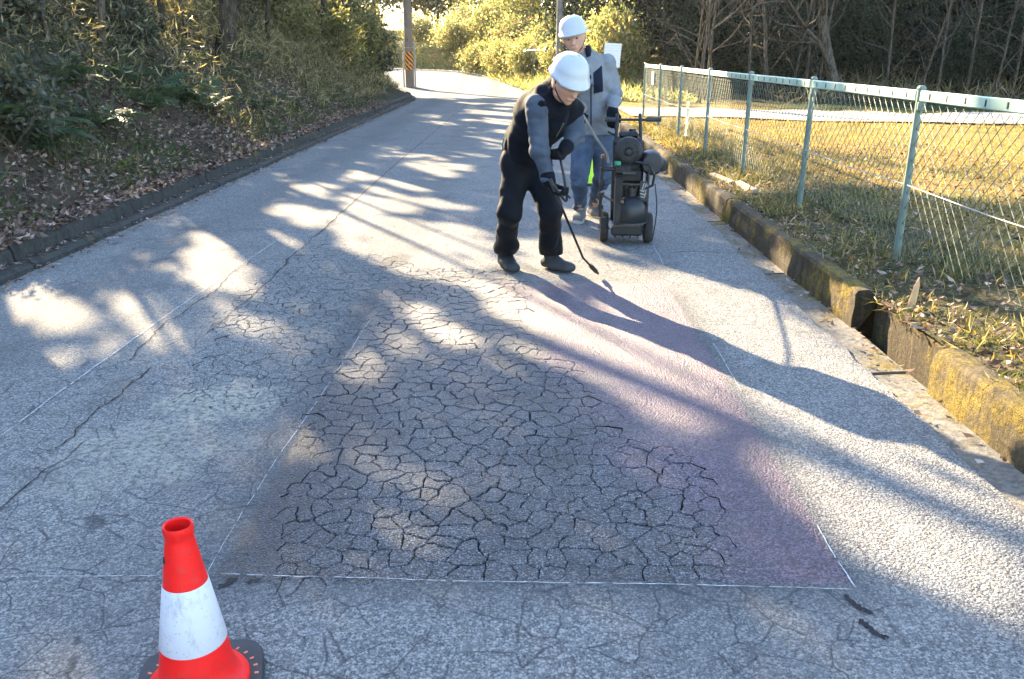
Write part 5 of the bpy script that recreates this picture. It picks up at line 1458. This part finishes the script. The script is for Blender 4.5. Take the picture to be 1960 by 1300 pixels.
hpL = hand_prims(wrL, at(1068, 302, 5.56) - wrL, np.array([-0.5, -0.6, -0.3]), 1, 0.8)
body = [(pel, wst, 0.105, 0.105), (wst, chs, 0.105, 0.12), (chs, upb, 0.14, 0.12), (shR, shL, 0.07, 0.07), (upb, nk, 0.07, 0.055), (nk, hd, 0.055, 0.06), (shR, elR, 0.052, 0.042), (elR, wrR, 0.042, 0.028), (shL, elL, 0.052, 0.042), (elL, wrL, 0.042, 0.028),
        (hipA, knA, 0.085, 0.058), (knA, anA, 0.056, 0.034), (hipB, knB, 0.085, 0.058), (knB, anB, 0.056, 0.034), (anA, anA + np.array([0.02, -0.07, -0.05]), 0.032, 0.024), (anB, anB + np.array([0.05, -0.05, -0.05]), 0.032, 0.024)]
solid('body', body + head_prims(hd, hr, hf, hu) + hpR + hpL, 0.0085, M_skin, W1, 0.035)
head_extras(W1, hd, hr, hf, hu)
hemA, hemB = anA + np.array([0, 0, 0.02]), anB + np.array([0, 0, 0.02])
tr = [(hipA, hipB, 0.118, 0.118), (pel, wst, 0.135, 0.13), (hipA, knA, 0.105, 0.082), (knA, hemA, 0.080, 0.082), (hipB, knB, 0.105, 0.082), (knB, hemB, 0.080, 0.084)]
ff = folds(0.009, 7.0, 6.0, 31, 0.002)
solid('trousers', tr, 0.010, M_trouser, W1, 0.035, lambda x, y, z: ff(x, y, z) * np.where(z < 0.45, 1.2, 0.8) - 0.006 * np.exp(-((z - 0.17) / 0.05) ** 2), cut=[((0, 0, 0.115), (0, 0, -1))])
tax = unit(upb - pel)
def vestq(x, y, z):
    s = (x - pel[0]) * tax[0] + (y - pel[1]) * tax[1] + (z - pel[2]) * tax[2]
    return -0.005 * np.abs(np.sin(np.pi * s / 0.085)) + folds(0.013, 8.0, 9.0, 41)(x, y, z)
sv = unit(shL - shR)
vs = [(pel + [0, 0, -0.02], wst, 0.155, 0.152), (wst, chs, 0.152, 0.168), (chs - sv * 0.05, chs + sv * 0.05, 0.155, 0.155), (chs, upb, 0.165, 0.14), (shR + sv * 0.035, shL - sv * 0.035, 0.096, 0.096), (upb, nk, 0.10, 0.078)]
vo = solid('vest', vs, 0.009, M_vest, W1, 0.04, vestq, cut=[(nk + unit(nk - upb) * 0.03, unit(nk - upb)), (pel + [0, 0, -0.10], (0, 0, -1))])
fs = unit(np.cross(sv, tax)); fs = fs if fs[1] < 0 else -fs
zp = MB().tube([chs + fs * 0.172 + tax * q - np.array(W1.location) for q in (-0.02, 0.05, 0.10)], 0.006, 6); zp.build('zip', M_wire, vo)
for nm, a, b, c_ in (('sleeve', shR, elR, wrR), ('sleeve', shL, elL, wrL)):
    cf = b + (c_ - b) * 0.86
    solid(nm, [(a, b, 0.082, 0.066), (b, cf, 0.064, 0.050)], 0.008, M_shirt, W1, 0.02, folds(0.010, 8.0, 16.0, 51 if a is shR else 52, 0.001))
    solid('cuff', [(cf, c_ + (c_ - b) * 0.05, 0.050, 0.044)], 0.008, M_vest, W1, 0.02)
solid('glove', hand_prims(wrR, at(1068, 376, 5.47) - wrR, np.array([0.75, -0.2, -0.25]), -1, 0.85, 0.004) + [(wrR - unit(wrR - elR) * 0.05, wrR + unit(wrR - elR) * 0.02, 0.040, 0.034, 0.02)], 0.0055, M_glove, W1, 0.008)
solid('glove', hand_prims(wrL, at(1068, 302, 5.56) - wrL, np.array([-0.5, -0.6, -0.3]), 1, 0.8, 0.004) + [(wrL - unit(wrL - elL) * 0.05, wrL + unit(wrL - elL) * 0.02, 0.040, 0.034, 0.02)], 0.0055, M_glove, W1, 0.008)
for an_, td in ((anA, toeA), (anB, toeB)):
    bo = solid('boot', foot_prims(an_, td, 0.29), 0.007, M_boot, W1, 0.03, folds(0.003, 12, 20, 61), cut=[((0, 0, 0.012), (0, 0, -1))])
    sole('sole', an_, td, 0.29, M_boot, bo).parent = W1
# pouch, strap and cord on the hip
pc = at(976, 272, 5.93) - np.array(W1.location)
po = MB().box(pc, (0.055, 0.10, 0.13), bev=0.018).build('tool_pouch', M_glove, W1, auto=40)
MB().box(pc + [-0.004, 0, 0.035], (0.062, 0.106, 0.05), bev=0.012).build('flap', M_trouser, po, auto=40)
MB().tube([pc + [-0.03, -0.02, 0.05], pc + [-0.05, -0.03, -0.01], pc + [-0.045, -0.02, -0.07], pc + [-0.02, 0.0, -0.10], pc + [-0.01, 0.01, -0.05]], 0.005, 6).build('cord', M_wire, W1, auto=60)
# the lance
tip = gp(1145, 524, 0.03)
hR = at(1069, 382, 5.47); bend = at(1116, 494, 5.68)
lance = empty('spray_lance', (tip[0], tip[1], 0))
tag(lance, 'long black spray lance held in the bending worker\'s gloved hands', 'spray lance')
lo3 = np.array(lance.location)
back = hR + unit(hR - bend) * 0.16
M_black = simple('black_metal', (0.010, 0.0105, 0.012), 0.4, metal=0.2, var=0.3, spec=0.5)
MB().tube([back - lo3, hR - lo3, bend - lo3, tip + unit(bend - tip) * 0.10 - lo3], [0.0085, 0.0085, 0.0075, 0.0075], 8).build('tube', M_black, lance, auto=50)
MB().tube([tip + unit(bend - tip) * 0.11 - lo3, tip + unit(bend - tip) * 0.035 - lo3, tip - lo3], [0.016, 0.015, 0.008], 10).build('nozzle', M_black, lance, auto=50)
MB().tube([back - lo3, hR + unit(bend - hR) * 0.04 - lo3], 0.014, 10).build('grip', M_rub, lance, auto=50)
MB().tube([hR - lo3 + [0.015, -0.01, 0.02], hR - lo3 + [0.05, -0.015, 0.035], hR - lo3 + [0.075, -0.02, 0.01]], 0.007, 6).build('trigger', M_black, lance, auto=50)

# --- worker standing behind with the machine
fC, fD = gp(1110, 424), gp(1137, 416)
W2 = empty('person', ((fC[0] + fD[0]) / 2, (fC[1] + fD[1]) / 2, 0))
tag(W2, 'person standing in a light grey jacket and white helmet, gripping the machine\'s handle', 'person')
hipC, hipD = at(1118, 262, 7.78), at(1153, 262, 7.82)
knC, anC = at(1110, 342, 7.68), np.array([fC[0], fC[1] + 0.06, 0.09])
knD, anD = at(1153, 338, 7.78), np.array([fD[0], fD[1] + 0.06, 0.09])
pe2, ws2, ch2, ub2 = at(1136, 250, 7.78), at(1135, 215, 7.76), at(1132, 155, 7.74), at(1126, 122, 7.72)
sR2, eR2, wR2 = at(1096, 130, 7.68), at(1086, 182, 7.60), at(1104, 208, 7.38)
sL2, eL2, wL2 = at(1160, 124, 7.74), at(1176, 178, 7.74), at(1172, 214, 7.52)
nk2, hd2 = at(1112, 104, 7.68), at(1099, 74, 7.64)
r2, f2_, u2 = frame((-0.22, -0.10, 0.96), (-0.15, -0.95, -0.20))
hdirL = at(1172, 236, 7.40) - wL2; hdirR = at(1108, 220, 7.30) - wR2
hL2 = hand_prims(wL2, hdirL, np.array([0.2, 0.3, -0.9]), 1, 0.85); hR2 = hand_prims(wR2, hdirR, np.array([0.6, 0.3, -0.4]), -1, 0.85)
body2 = [(pe2, ws2, 0.105, 0.105), (ws2, ch2, 0.105, 0.12), (ch2, ub2, 0.14, 0.11), (sR2, sL2, 0.07, 0.07), (ub2, nk2, 0.065, 0.055), (nk2, hd2, 0.055, 0.06), (sR2, eR2, 0.05, 0.042), (eR2, wR2, 0.042, 0.028), (sL2, eL2, 0.05, 0.042), (eL2, wL2, 0.042, 0.028),
         (hipC, knC, 0.085, 0.058), (knC, anC, 0.056, 0.034), (hipD, knD, 0.085, 0.058), (knD, anD, 0.056, 0.034), (anC, anC + np.array([-0.01, -0.07, -0.04]), 0.032, 0.024), (anD, anD + np.array([0.03, -0.07, -0.04]), 0.032, 0.024)]
solid('body', body2 + head_prims(hd2, r2, f2_, u2) + hL2 + hR2, 0.0085, M_skin, W2, 0.035)
head_extras(W2, hd2, r2, f2_, u2)
hc, hdm = anC + np.array([0, 0, 0.03]), anD + np.array([0, 0, 0.03])
f3 = folds(0.012, 7.0, 12.0, 71, 0.0015)
solid('trousers', [(hipC, hipD, 0.115, 0.115), (pe2, ws2, 0.135, 0.125), (hipC, knC, 0.105, 0.084), (knC, hc, 0.082, 0.062), (hipD, knD, 0.105, 0.084), (knD, hdm, 0.082, 0.062)], 0.010, M_blue, W2, 0.03, lambda x, y, z: f3(x, y, z) * np.where(z < 0.45, 1.3, 0.6), cut=[((0, 0, 0.10), (0, 0, -1))])
s2 = unit(sL2 - sR2)
jk = [(pe2 + [0, 0, 0.0], ws2, 0.148, 0.145), (pe2 - s2 * 0.05, pe2 + s2 * 0.05, 0.135, 0.135), (ws2 - s2 * 0.04, ch2 - s2 * 0.05, 0.135, 0.14), (ws2 + s2 * 0.04, ch2 + s2 * 0.05, 0.135, 0.14), (ch2, ub2, 0.15, 0.125), (sR2, sL2, 0.092, 0.092), (ub2, nk2, 0.095, 0.078)]
arms2 = [(sR2, eR2, 0.084, 0.070), (eR2, eR2 + (wR2 - eR2) * 0.92, 0.070, 0.056), (sL2, eL2, 0.084, 0.070), (eL2, eL2 + (wL2 - eL2) * 0.92, 0.070, 0.056)]
jo = solid('jacket', jk + [q + (0.012,) for q in arms2], 0.009, M_jacket, W2, 0.04, folds(0.012, 6.0, 12.0, 81, 0.001), cut=[(nk2 + u2 * 0.03, u2), (pe2 + [0, 0, -0.03], (0, 0, -1))])
tx2 = unit(ub2 - pe2); ff2 = np.cross(s2, tx2); ff2 = unit(ff2 if ff2[1] < 0 else -ff2); ol = np.array(W2.location)
# dark chest panel, collar and zip
def panel_on(name, quad, mat, parent, off, seed):
    n = 10; V = []
    for i in range(n + 1):
        for j in range(n + 1):
            u_, v_ = i / n, j / n
            p = (quad[0] * (1 - u_) + quad[1] * u_) * (1 - v_) + (quad[3] * (1 - u_) + quad[2] * u_) * v_
            V.append(p)
    V = np.array(V); F = [(i * (n + 1) + j, i * (n + 1) + j + 1, (i + 1) * (n + 1) + j + 1, (i + 1) * (n + 1) + j) for i in range(n) for j in range(n)]
    o = obj(name, mesh_np(name, V - np.array(parent.parent.location if parent.parent else parent.location), F, mat, True), parent)
    m = o.modifiers.new('wrap', 'SHRINKWRAP'); m.target = parent; m.wrap_method = 'PROJECT'; m.use_negative_direction = True; m.use_positive_direction = True; m.use_project_y = True; m.offset = off
    m2 = o.modifiers.new('thickness', 'SOLIDIFY'); m2.thickness = 0.006; m2.offset = 0
    return o
yq = 7.52
panel_on('chest_panel', [at(1137, 140, yq), at(1154, 126, yq), at(1156, 176, yq), at(1138, 180, yq)], M_navy, jo, 0.005, 1)
MB().tube([at(1121, y_, 7.74) + ff2 * (0.165 if y_ > 150 else 0.14) - ol for y_ in (130, 160, 190, 215, 243)], 0.006, 6).build('zip', M_navy, jo)
cn = nk2 - u2 * 0.005
cl = []
for a in np.linspace(-2.5, 2.5, 13):
    dv_ = -f2_ * math.cos(a) + r2 * math.sin(a)
    cl += [cn + dv_ * 0.082 - u2 * 0.02 - ol, cn + dv_ * 0.078 + u2 * 0.055 - ol]
o = MB().add(cl, [(2 * i, 2 * i + 1, 2 * i + 3, 2 * i + 2) for i in range(12)]).build('collar', M_navy, W2, smooth=True); md = o.modifiers.new('thickness', 'SOLIDIFY'); md.thickness = 0.014
solid('glove', hand_prims(wL2, hdirL, np.array([0.2, 0.3, -0.9]), 1, 0.85, 0.006) + [(wL2 - unit(wL2 - eL2) * 0.03, wL2 + unit(hdirL) * 0.03, 0.046, 0.042, 0.02)], 0.006, M_glove2, W2, 0.01)
solid('glove', hand_prims(wR2, hdirR, np.array([0.6, 0.3, -0.4]), -1, 0.85, 0.006) + [(wR2 - unit(wR2 - eR2) * 0.03, wR2 + unit(hdirR) * 0.03, 0.046, 0.042, 0.02)], 0.006, M_glove2, W2, 0.01)
for an_, td in ((anC, (-0.15, -0.99)), (anD, (0.45, -0.9))):
    solid('shoe', foot_prims(an_, td, 0.28), 0.007, M_shoe, W2, 0.03, cut=[((0, 0, 0.012), (0, 0, -1)), ((0, 0, 0.12), (0, 0, 1))])
    sole('sole', an_, td, 0.285, M_sole, W2, 0.03, 0.052)
# marker behind the standing worker's legs
g = gp(1128, 352)
mk = empty('safety_marker', (g[0], g[1], 0))
tag(mk, 'lime and orange safety marker standing behind the legs of the worker in grey', 'marker')
MB().lathe([(0.17, 0.03), (0.165, 0.05), (0.12, 0.34)], 24, cap=False).build('lime_body', simple('lime_plastic', (0.50, 0.78, 0.02), 0.5, var=0.1), mk, auto=40)
MB().lathe([(0.12, 0.342), (0.075, 0.58), (0.04, 0.66), (0.0, 0.66)], 24, cap=False).build('orange_top', simple('orange_plastic', (0.85, 0.16, 0.03), 0.5, var=0.1), mk, auto=40)
MB().lathe([(0.22, 0.0), (0.22, 0.025), (0.16, 0.03), (0.0, 0.03)], 24).build('base', M_rub, mk, auto=40)

# ------------------------------------------------------------------ spraying machine on two wheels
M_eng = simple('oily_grey_casting', (0.022, 0.022, 0.023), 0.55, metal=0.3, var=0.6, scale=45, bump=0.5, bdist=0.004)
M_tank = simple('dark_blue_tank', (0.010, 0.012, 0.017), 0.45, var=0.4, scale=20, spec=0.5)
M_steel = simple('worn_steel', (0.065, 0.062, 0.057), 0.5, metal=0.3, var=0.3)
M_tyre = simple('tyre', (0.03, 0.028, 0.026), 0.85, var=0.4, scale=40, bump=0.5)
M_greenp = simple('green_cap', (0.03, 0.22, 0.12), 0.5)
M_decal = simple('white_decal', (0.24, 0.24, 0.235), 0.5, var=0.15)
M_rust = simple('rusty_steel', (0.16, 0.10, 0.07), 0.8, var=0.5, scale=40)
g = gp(1197, 464)
K = empty('spraying_machine', (g[0], g[1] + 0.02, 0), -0.06)
tag(K, 'black two-wheeled asphalt spraying machine with engine and push handle', 'machine')
RYX = lambda a: Matrix.Rotation(a, 4, 'Y')
for s, dy in ((-1, 0.0), (1, 0.0)):
    M = Matrix.Translation((s * 0.178, 0.0, 0.122)) @ RYX(math.pi / 2)
    w = MB().lathe([(0.080, -0.026), (0.104, -0.034), (0.116, -0.028), (0.121, -0.014), (0.122, 0.0), (0.121, 0.014), (0.116, 0.028), (0.104, 0.034), (0.080, 0.026)], 36, M=M, cap=False).build('tyre', M_tyre, K, auto=50)
    for k in range(30):
        pass
    MB().lathe([(0.0, -0.020), (0.05, -0.020), (0.080, -0.026), (0.082, 0.0), (0.080, 0.026), (0.05, 0.020), (0.0, 0.020)], 24, M=M, cap=False).build('rim', M_steel, w, auto=40)
    MB().lathe([(0.0, -0.046), (0.016, -0.044), (0.018, 0.0), (0.016, 0.044), (0.0, 0.046)], 12, M=M, cap=False).build('hub', M_rust, w, auto=40)
MB().tube([(-0.20, 0, 0.122), (0.20, 0, 0.122)], 0.011, 10).build('axle', M_steel, K, auto=50)
# side rails to the push handle
LR = [(-0.105, 0.02, 0.14), (-0.105, 0.06, 0.45), (-0.095, 0.22, 0.80), (-0.088, 0.32, 1.00)]
RR = [(0.115, 0.02, 0.14), (0.115, 0.06, 0.45), (0.105, 0.22, 0.80), (0.098, 0.32, 1.00)]
MB().tube(LR, 0.014, 8).build('side_rail', M_black, K, auto=60)
MB().tube(RR, 0.014, 8).build('side_rail', M_black, K, auto=60)
MB().tube([(-0.17, 0.30, 0.955), (0.11, 0.30, 0.955), (0.26, 0.30, 0.958)], 0.0105, 8).build('handle_bar', M_black, K, auto=60)
MB().tube([(0.145, 0.30, 0.957), (0.27, 0.30, 0.958)], 0.019, 12).build('grip', M_rub, K, auto=50)
MB().tube([(-0.19, 0.30, 0.955), (-0.10, 0.30, 0.955)], 0.018, 12).build('grip', M_rub, K, auto=50)
MB().tube([(-0.16, 0.27, 0.86), (-0.10, 0.25, 0.83), (-0.085, 0.24, 0.85)], 0.010, 8).build('brake_lever', M_black, K, auto=60)
# deck and bumper pan
MB().box((0, 0.10, 0.135), (0.28, 0.40, 0.02), bev=0.004).build('deck', M_black, K)
pan = MB().box((0, -0.115, 0.125), (0.25, 0.10, 0.085), bev=0.012)
for x in (-0.09, -0.03, 0.03, 0.09): pan.box((x, -0.12, 0.075), (0.012, 0.03, 0.03))
pan.build('bumper_pan', M_black, K)
MB().box((0, -0.17, 0.165), (0.22, 0.008, 0.012)).build('pan_lip', M_steel, K)
MB().tube([(-0.125, -0.10, 0.175), (-0.125, -0.16, 0.16)], 0.022, 12).build('lamp', M_decal, K, auto=50)
MB().box((0.0, 0.10, 0.38), (0.25, 0.17, 0.44), bev=0.015).build('body_box', M_black, K)
MB().box((-0.01, -0.02, 0.545), (0.24, 0.10, 0.10), bev=0.015).build('gear_case', M_eng, K)
# domed pot
Mt = Matrix.Translation((0.03, -0.075, 0.17))
pot = MB().lathe([(0.0, 0.0), (0.112, 0.0), (0.122, 0.012), (0.124, 0.10), (0.118, 0.145), (0.098, 0.185), (0.066, 0.212), (0.045, 0.222), (0.045, 0.262), (0.052, 0.264), (0.052, 0.285), (0.0, 0.288)], 36, M=Mt, cap=False).build('pot', M_tank, K, auto=50)
MB().lathe([(0.126, 0.004), (0.131, 0.006), (0.131, 0.016), (0.126, 0.018)], 36, M=Mt, cap=False).build('rim_band', M_steel, pot, auto=40)
for a in np.linspace(0, 6.283, 8, endpoint=False):
    MB().tube([(0.03 + 0.047 * math.cos(a), -0.075 + 0.047 * math.sin(a), 0.455), (0.03 + 0.047 * math.cos(a), -0.075 + 0.047 * math.sin(a), 0.468)], 0.006, 6).build('bolt', M_steel, pot)
col = MB().box((-0.078, -0.13, 0.345), (0.062, 0.062, 0.40), bev=0.006).build('pump_column', M_eng, K)
MB().box((-0.107, -0.164, 0.345), (0.008, 0.006, 0.39)).build('column_edge', M_steel, col)
MB().tube([(-0.05, -0.165, 0.36), (-0.045, -0.185, 0.36)], 0.013, 10).build('valve_stub', M_rust, K, auto=50)
MB().tube([(-0.06, -0.12, 0.49), (0.06, -0.12, 0.485), (0.13, -0.06, 0.48)], 0.009, 8).build('pipe', M_steel, K, auto=60)
# pump head with cross pipes
pu = MB().box((-0.05, -0.07, 0.60), (0.13, 0.11, 0.07), bev=0.012).build('pump_head', M_eng, K)
MB().tube([(-0.20, -0.09, 0.60), (-0.02, -0.09, 0.60)], 0.017, 10).build('cross_pipe', M_black, K, auto=50)
MB().tube([(-0.05, -0.13, 0.575), (0.05, -0.13, 0.575)], 0.014, 10).build('cross_pipe', M_steel, K, auto=50)
MB().lathe([(0.0, 0.0), (0.026, 0.0), (0.028, 0.02), (0.022, 0.03), (0.0, 0.032)], 14, M=Matrix.Translation((-0.09, -0.10, 0.635)), cap=False).build('filler_cap', M_greenp, K, auto=40)
# engine
en = MB().box((0.0, 0.11, 0.70), (0.24, 0.24, 0.26), bev=0.03)
for k in range(7): en.box((0.0, -0.018, 0.60 + k * 0.028), (0.20, 0.016, 0.009))
en.build('engine_block', M_eng, K)
Me = Matrix.Translation((-0.005, -0.03, 0.735)) @ Matrix.Rotation(math.pi / 2, 4, 'X')
rc = MB().lathe([(0.0, 0.045), (0.035, 0.045), (0.04, 0.035), (0.075, 0.035), (0.105, 0.02), (0.112, 0.0), (0.112, -0.05)], 32, M=Me, cap=False).build('recoil_cover', M_eng, K, auto=40)
for a in np.linspace(0, 6.283, 14, endpoint=False):
    MB().box((-0.005 + 0.074 * math.cos(a), -0.067, 0.735 + 0.074 * math.sin(a)), (0.010, 0.012, 0.020), rot=[[math.cos(a), 0, -math.sin(a)], [0, 1, 0], [math.sin(a), 0, math.cos(a)]]).build('vent_slot', M_dark, rc)
MB().lathe([(0.0, 0.07), (0.022, 0.068), (0.03, 0.05), (0.03, 0.03)], 16, M=Me, cap=False).build('starter_knob', M_black, rc, auto=40)
Mm = Matrix.Translation((0.185, 0.06, 0.64)) @ Matrix.Rotation(math.pi / 2, 4, 'X')
MB().lathe([(0.0, 0.13), (0.075, 0.128), (0.09, 0.11), (0.092, -0.10), (0.075, -0.12), (0.0, -0.122)], 28, M=Mm, cap=False).build('motor_housing', M_tank, K, auto=40)
Mm2 = Matrix.Translation((0.27, 0.10, 0.62)) @ Matrix.Rotation(math.pi / 2, 4, 'X')
MB().lathe([(0.0, 0.09), (0.042, 0.088), (0.052, 0.07), (0.052, -0.07), (0.0, -0.09)], 20, M=Mm2, cap=False).build('silencer', M_black, K, auto=40)
MB().box((0.0, 0.13, 0.852), (0.16, 0.15, 0.05), bev=0.02).build('fuel_tank', M_eng, K)
MB().lathe([(0.0, 0.0), (0.028, 0.0), (0.028, 0.018), (0.0, 0.02)], 14, M=Matrix.Translation((0.03, 0.13, 0.877)), cap=False).build('fuel_cap', M_black, K, auto=40)
# side shield with white marks
shd = MB().box((0.155, -0.02, 0.38), (0.02, 0.16, 0.42), bev=0.006).build('side_shield', M_black, K)
for (x, z, w_, h_) in ((0.118, 0.47, 0.010, 0.055), (0.132, 0.46, 0.008, 0.075), (0.145, 0.455, 0.008, 0.06), (0.108, 0.435, 0.03, 0.010), (0.112, 0.41, 0.034, 0.011), (0.134, 0.40, 0.012, 0.045), (0.118, 0.385, 0.036, 0.009)):
    MB().box((x, -0.105, z), (w_, 0.004, h_), rot=[[0.96, 0, 0.28], [0, 1, 0], [-0.28, 0, 0.96]]).build('white_mark', M_decal, shd)
MB().box((0.128, -0.100, 0.43), (0.075, 0.005, 0.16), bev=0.004).build('mark_plate', M_tank, K)
# control post on the left with levers and couplings
cp = MB().tube([(-0.215, -0.09, 0.22), (-0.215, -0.09, 0.50), (-0.205, -0.085, 0.66), (-0.195, -0.08, 0.72)], 0.012, 8).build('control_post', M_black, K, auto=60)
for z, r_ in ((0.30, 0.022), (0.40, 0.026), (0.50, 0.019), (0.60, 0.024), (0.70, 0.020)):
    MB().lathe([(0.0, -0.016), (r_, -0.014), (r_, 0.014), (0.0, 0.016)], 8, M=Matrix.Translation((-0.213 if z < 0.55 else -0.203, -0.09, z)), cap=False).build('coupling', M_eng if z != 0.70 else M_rust, cp, auto=40)
MB().tube([(-0.215, -0.09, 0.40), (-0.15, -0.12, 0.37), (-0.11, -0.14, 0.36)], 0.010, 8).build('feed_pipe', M_steel, K, auto=60)
MB().tube([(-0.215, -0.10, 0.42), (-0.17, -0.13, 0.44), (-0.145, -0.14, 0.41)], 0.008, 8).build('lever', M_decal, K, auto=60)
MB().tube([(-0.215, -0.09, 0.30), (-0.20, -0.08, 0.22), (-0.13, -0.05, 0.20)], 0.012, 8).build('feed_pipe', M_rust, K, auto=60)
MB().tube([(0.05, -0.10, 0.66), (0.16, -0.13, 0.645), (0.20, -0.12, 0.56), (0.19, -0.11, 0.48), (0.13, -0.10, 0.45)], 0.011, 8).build('cable_loop', M_black, K, auto=60)

# ------------------------------------------------------------------ hoses (lie on and hang between things)
def bez(P, n=28):
    P = [np.array(p, float) for p in P]; out = []
    for i in range(len(P) - 1):
        p0, p1, p2, p3 = P[max(i - 1, 0)], P[i], P[i + 1], P[min(i + 2, len(P) - 1)]
        for t_ in np.linspace(0, 1, n, endpoint=False):
            out.append(0.5 * ((2 * p1) + (-p0 + p2) * t_ + (2 * p0 - 5 * p1 + 4 * p2 - p3) * t_ ** 2 + (-p0 + 3 * p1 - 3 * p2 + p3) * t_ ** 3))
    out.append(P[-1]); return out
M_hose = simple('grey_hose', (0.20, 0.17, 0.14), 0.7, var=0.3)
o = MB().tube(bez([at(1106, 212, 7.30), at(1118, 224, 7.22), at(1140, 262, 7.10), at(1160, 292, 6.98), at(1165, 312, 6.90)], 8), 0.011, 8).build('hose', M_hose, auto=60)
tag(o, 'grey hose sagging from the standing worker\'s hand to the machine', 'hose')
o = MB().tube(bez([back + unit(bend - hR) * 0.02, at(1084, 385, 5.46), at(1080, 340, 5.50), at(1073, 300, 5.56), at(1084, 262, 5.95), at(1098, 236, 6.6), at(1107, 216, 7.28)], 8), 0.0085, 8).build('hose', M_black, auto=60)
tag(o, 'thin black hose running from the spray lance up past the bending worker', 'hose')
cc = [at(1108 + 14 * math.cos(a), 208 + 9 * math.sin(a) - (3 if k % 2 else 0), 7.28 + 0.03 * math.sin(a * 0.5)) for k, a in enumerate(np.linspace(0, 4 * math.pi, 22))]
o = MB().tube(bez(cc, 4), 0.009, 7).build('hose_coil', M_hose, auto=60)
tag(o, 'short coil of grey hose gathered in the standing worker\'s fist', 'hose')
o = MB().tube(bez([at(1254, 352, 7.0), at(1257, 400, 6.98), at(1252, 440, 6.95), gp(1247, 462, 0.012)], 8), 0.005, 6).build('cable', M_black, auto=60)
tag(o, 'thin cable hanging down the right side of the machine', 'cable')

# ------------------------------------------------------------------ thin haze volume added for the veiling glow of the lens
hz = NT('glow_haze')
hv = hz.n('VolumePrincipled', {'Color': (0.88, 0.94, 1.0), 'Density': 0.0003, 'Anisotropy': 0.72})
hz.t.links.new(hv.outputs[0], hz.out.inputs['Volume'])
ho_ = MB().box((0, 50, 9.7), (230, 150, 21.6)).build('added_haze', hz.m)
tag(ho_, 'thin pale haze volume added for veiling glow over the road, field and woods', 'added_haze', kind='stuff')
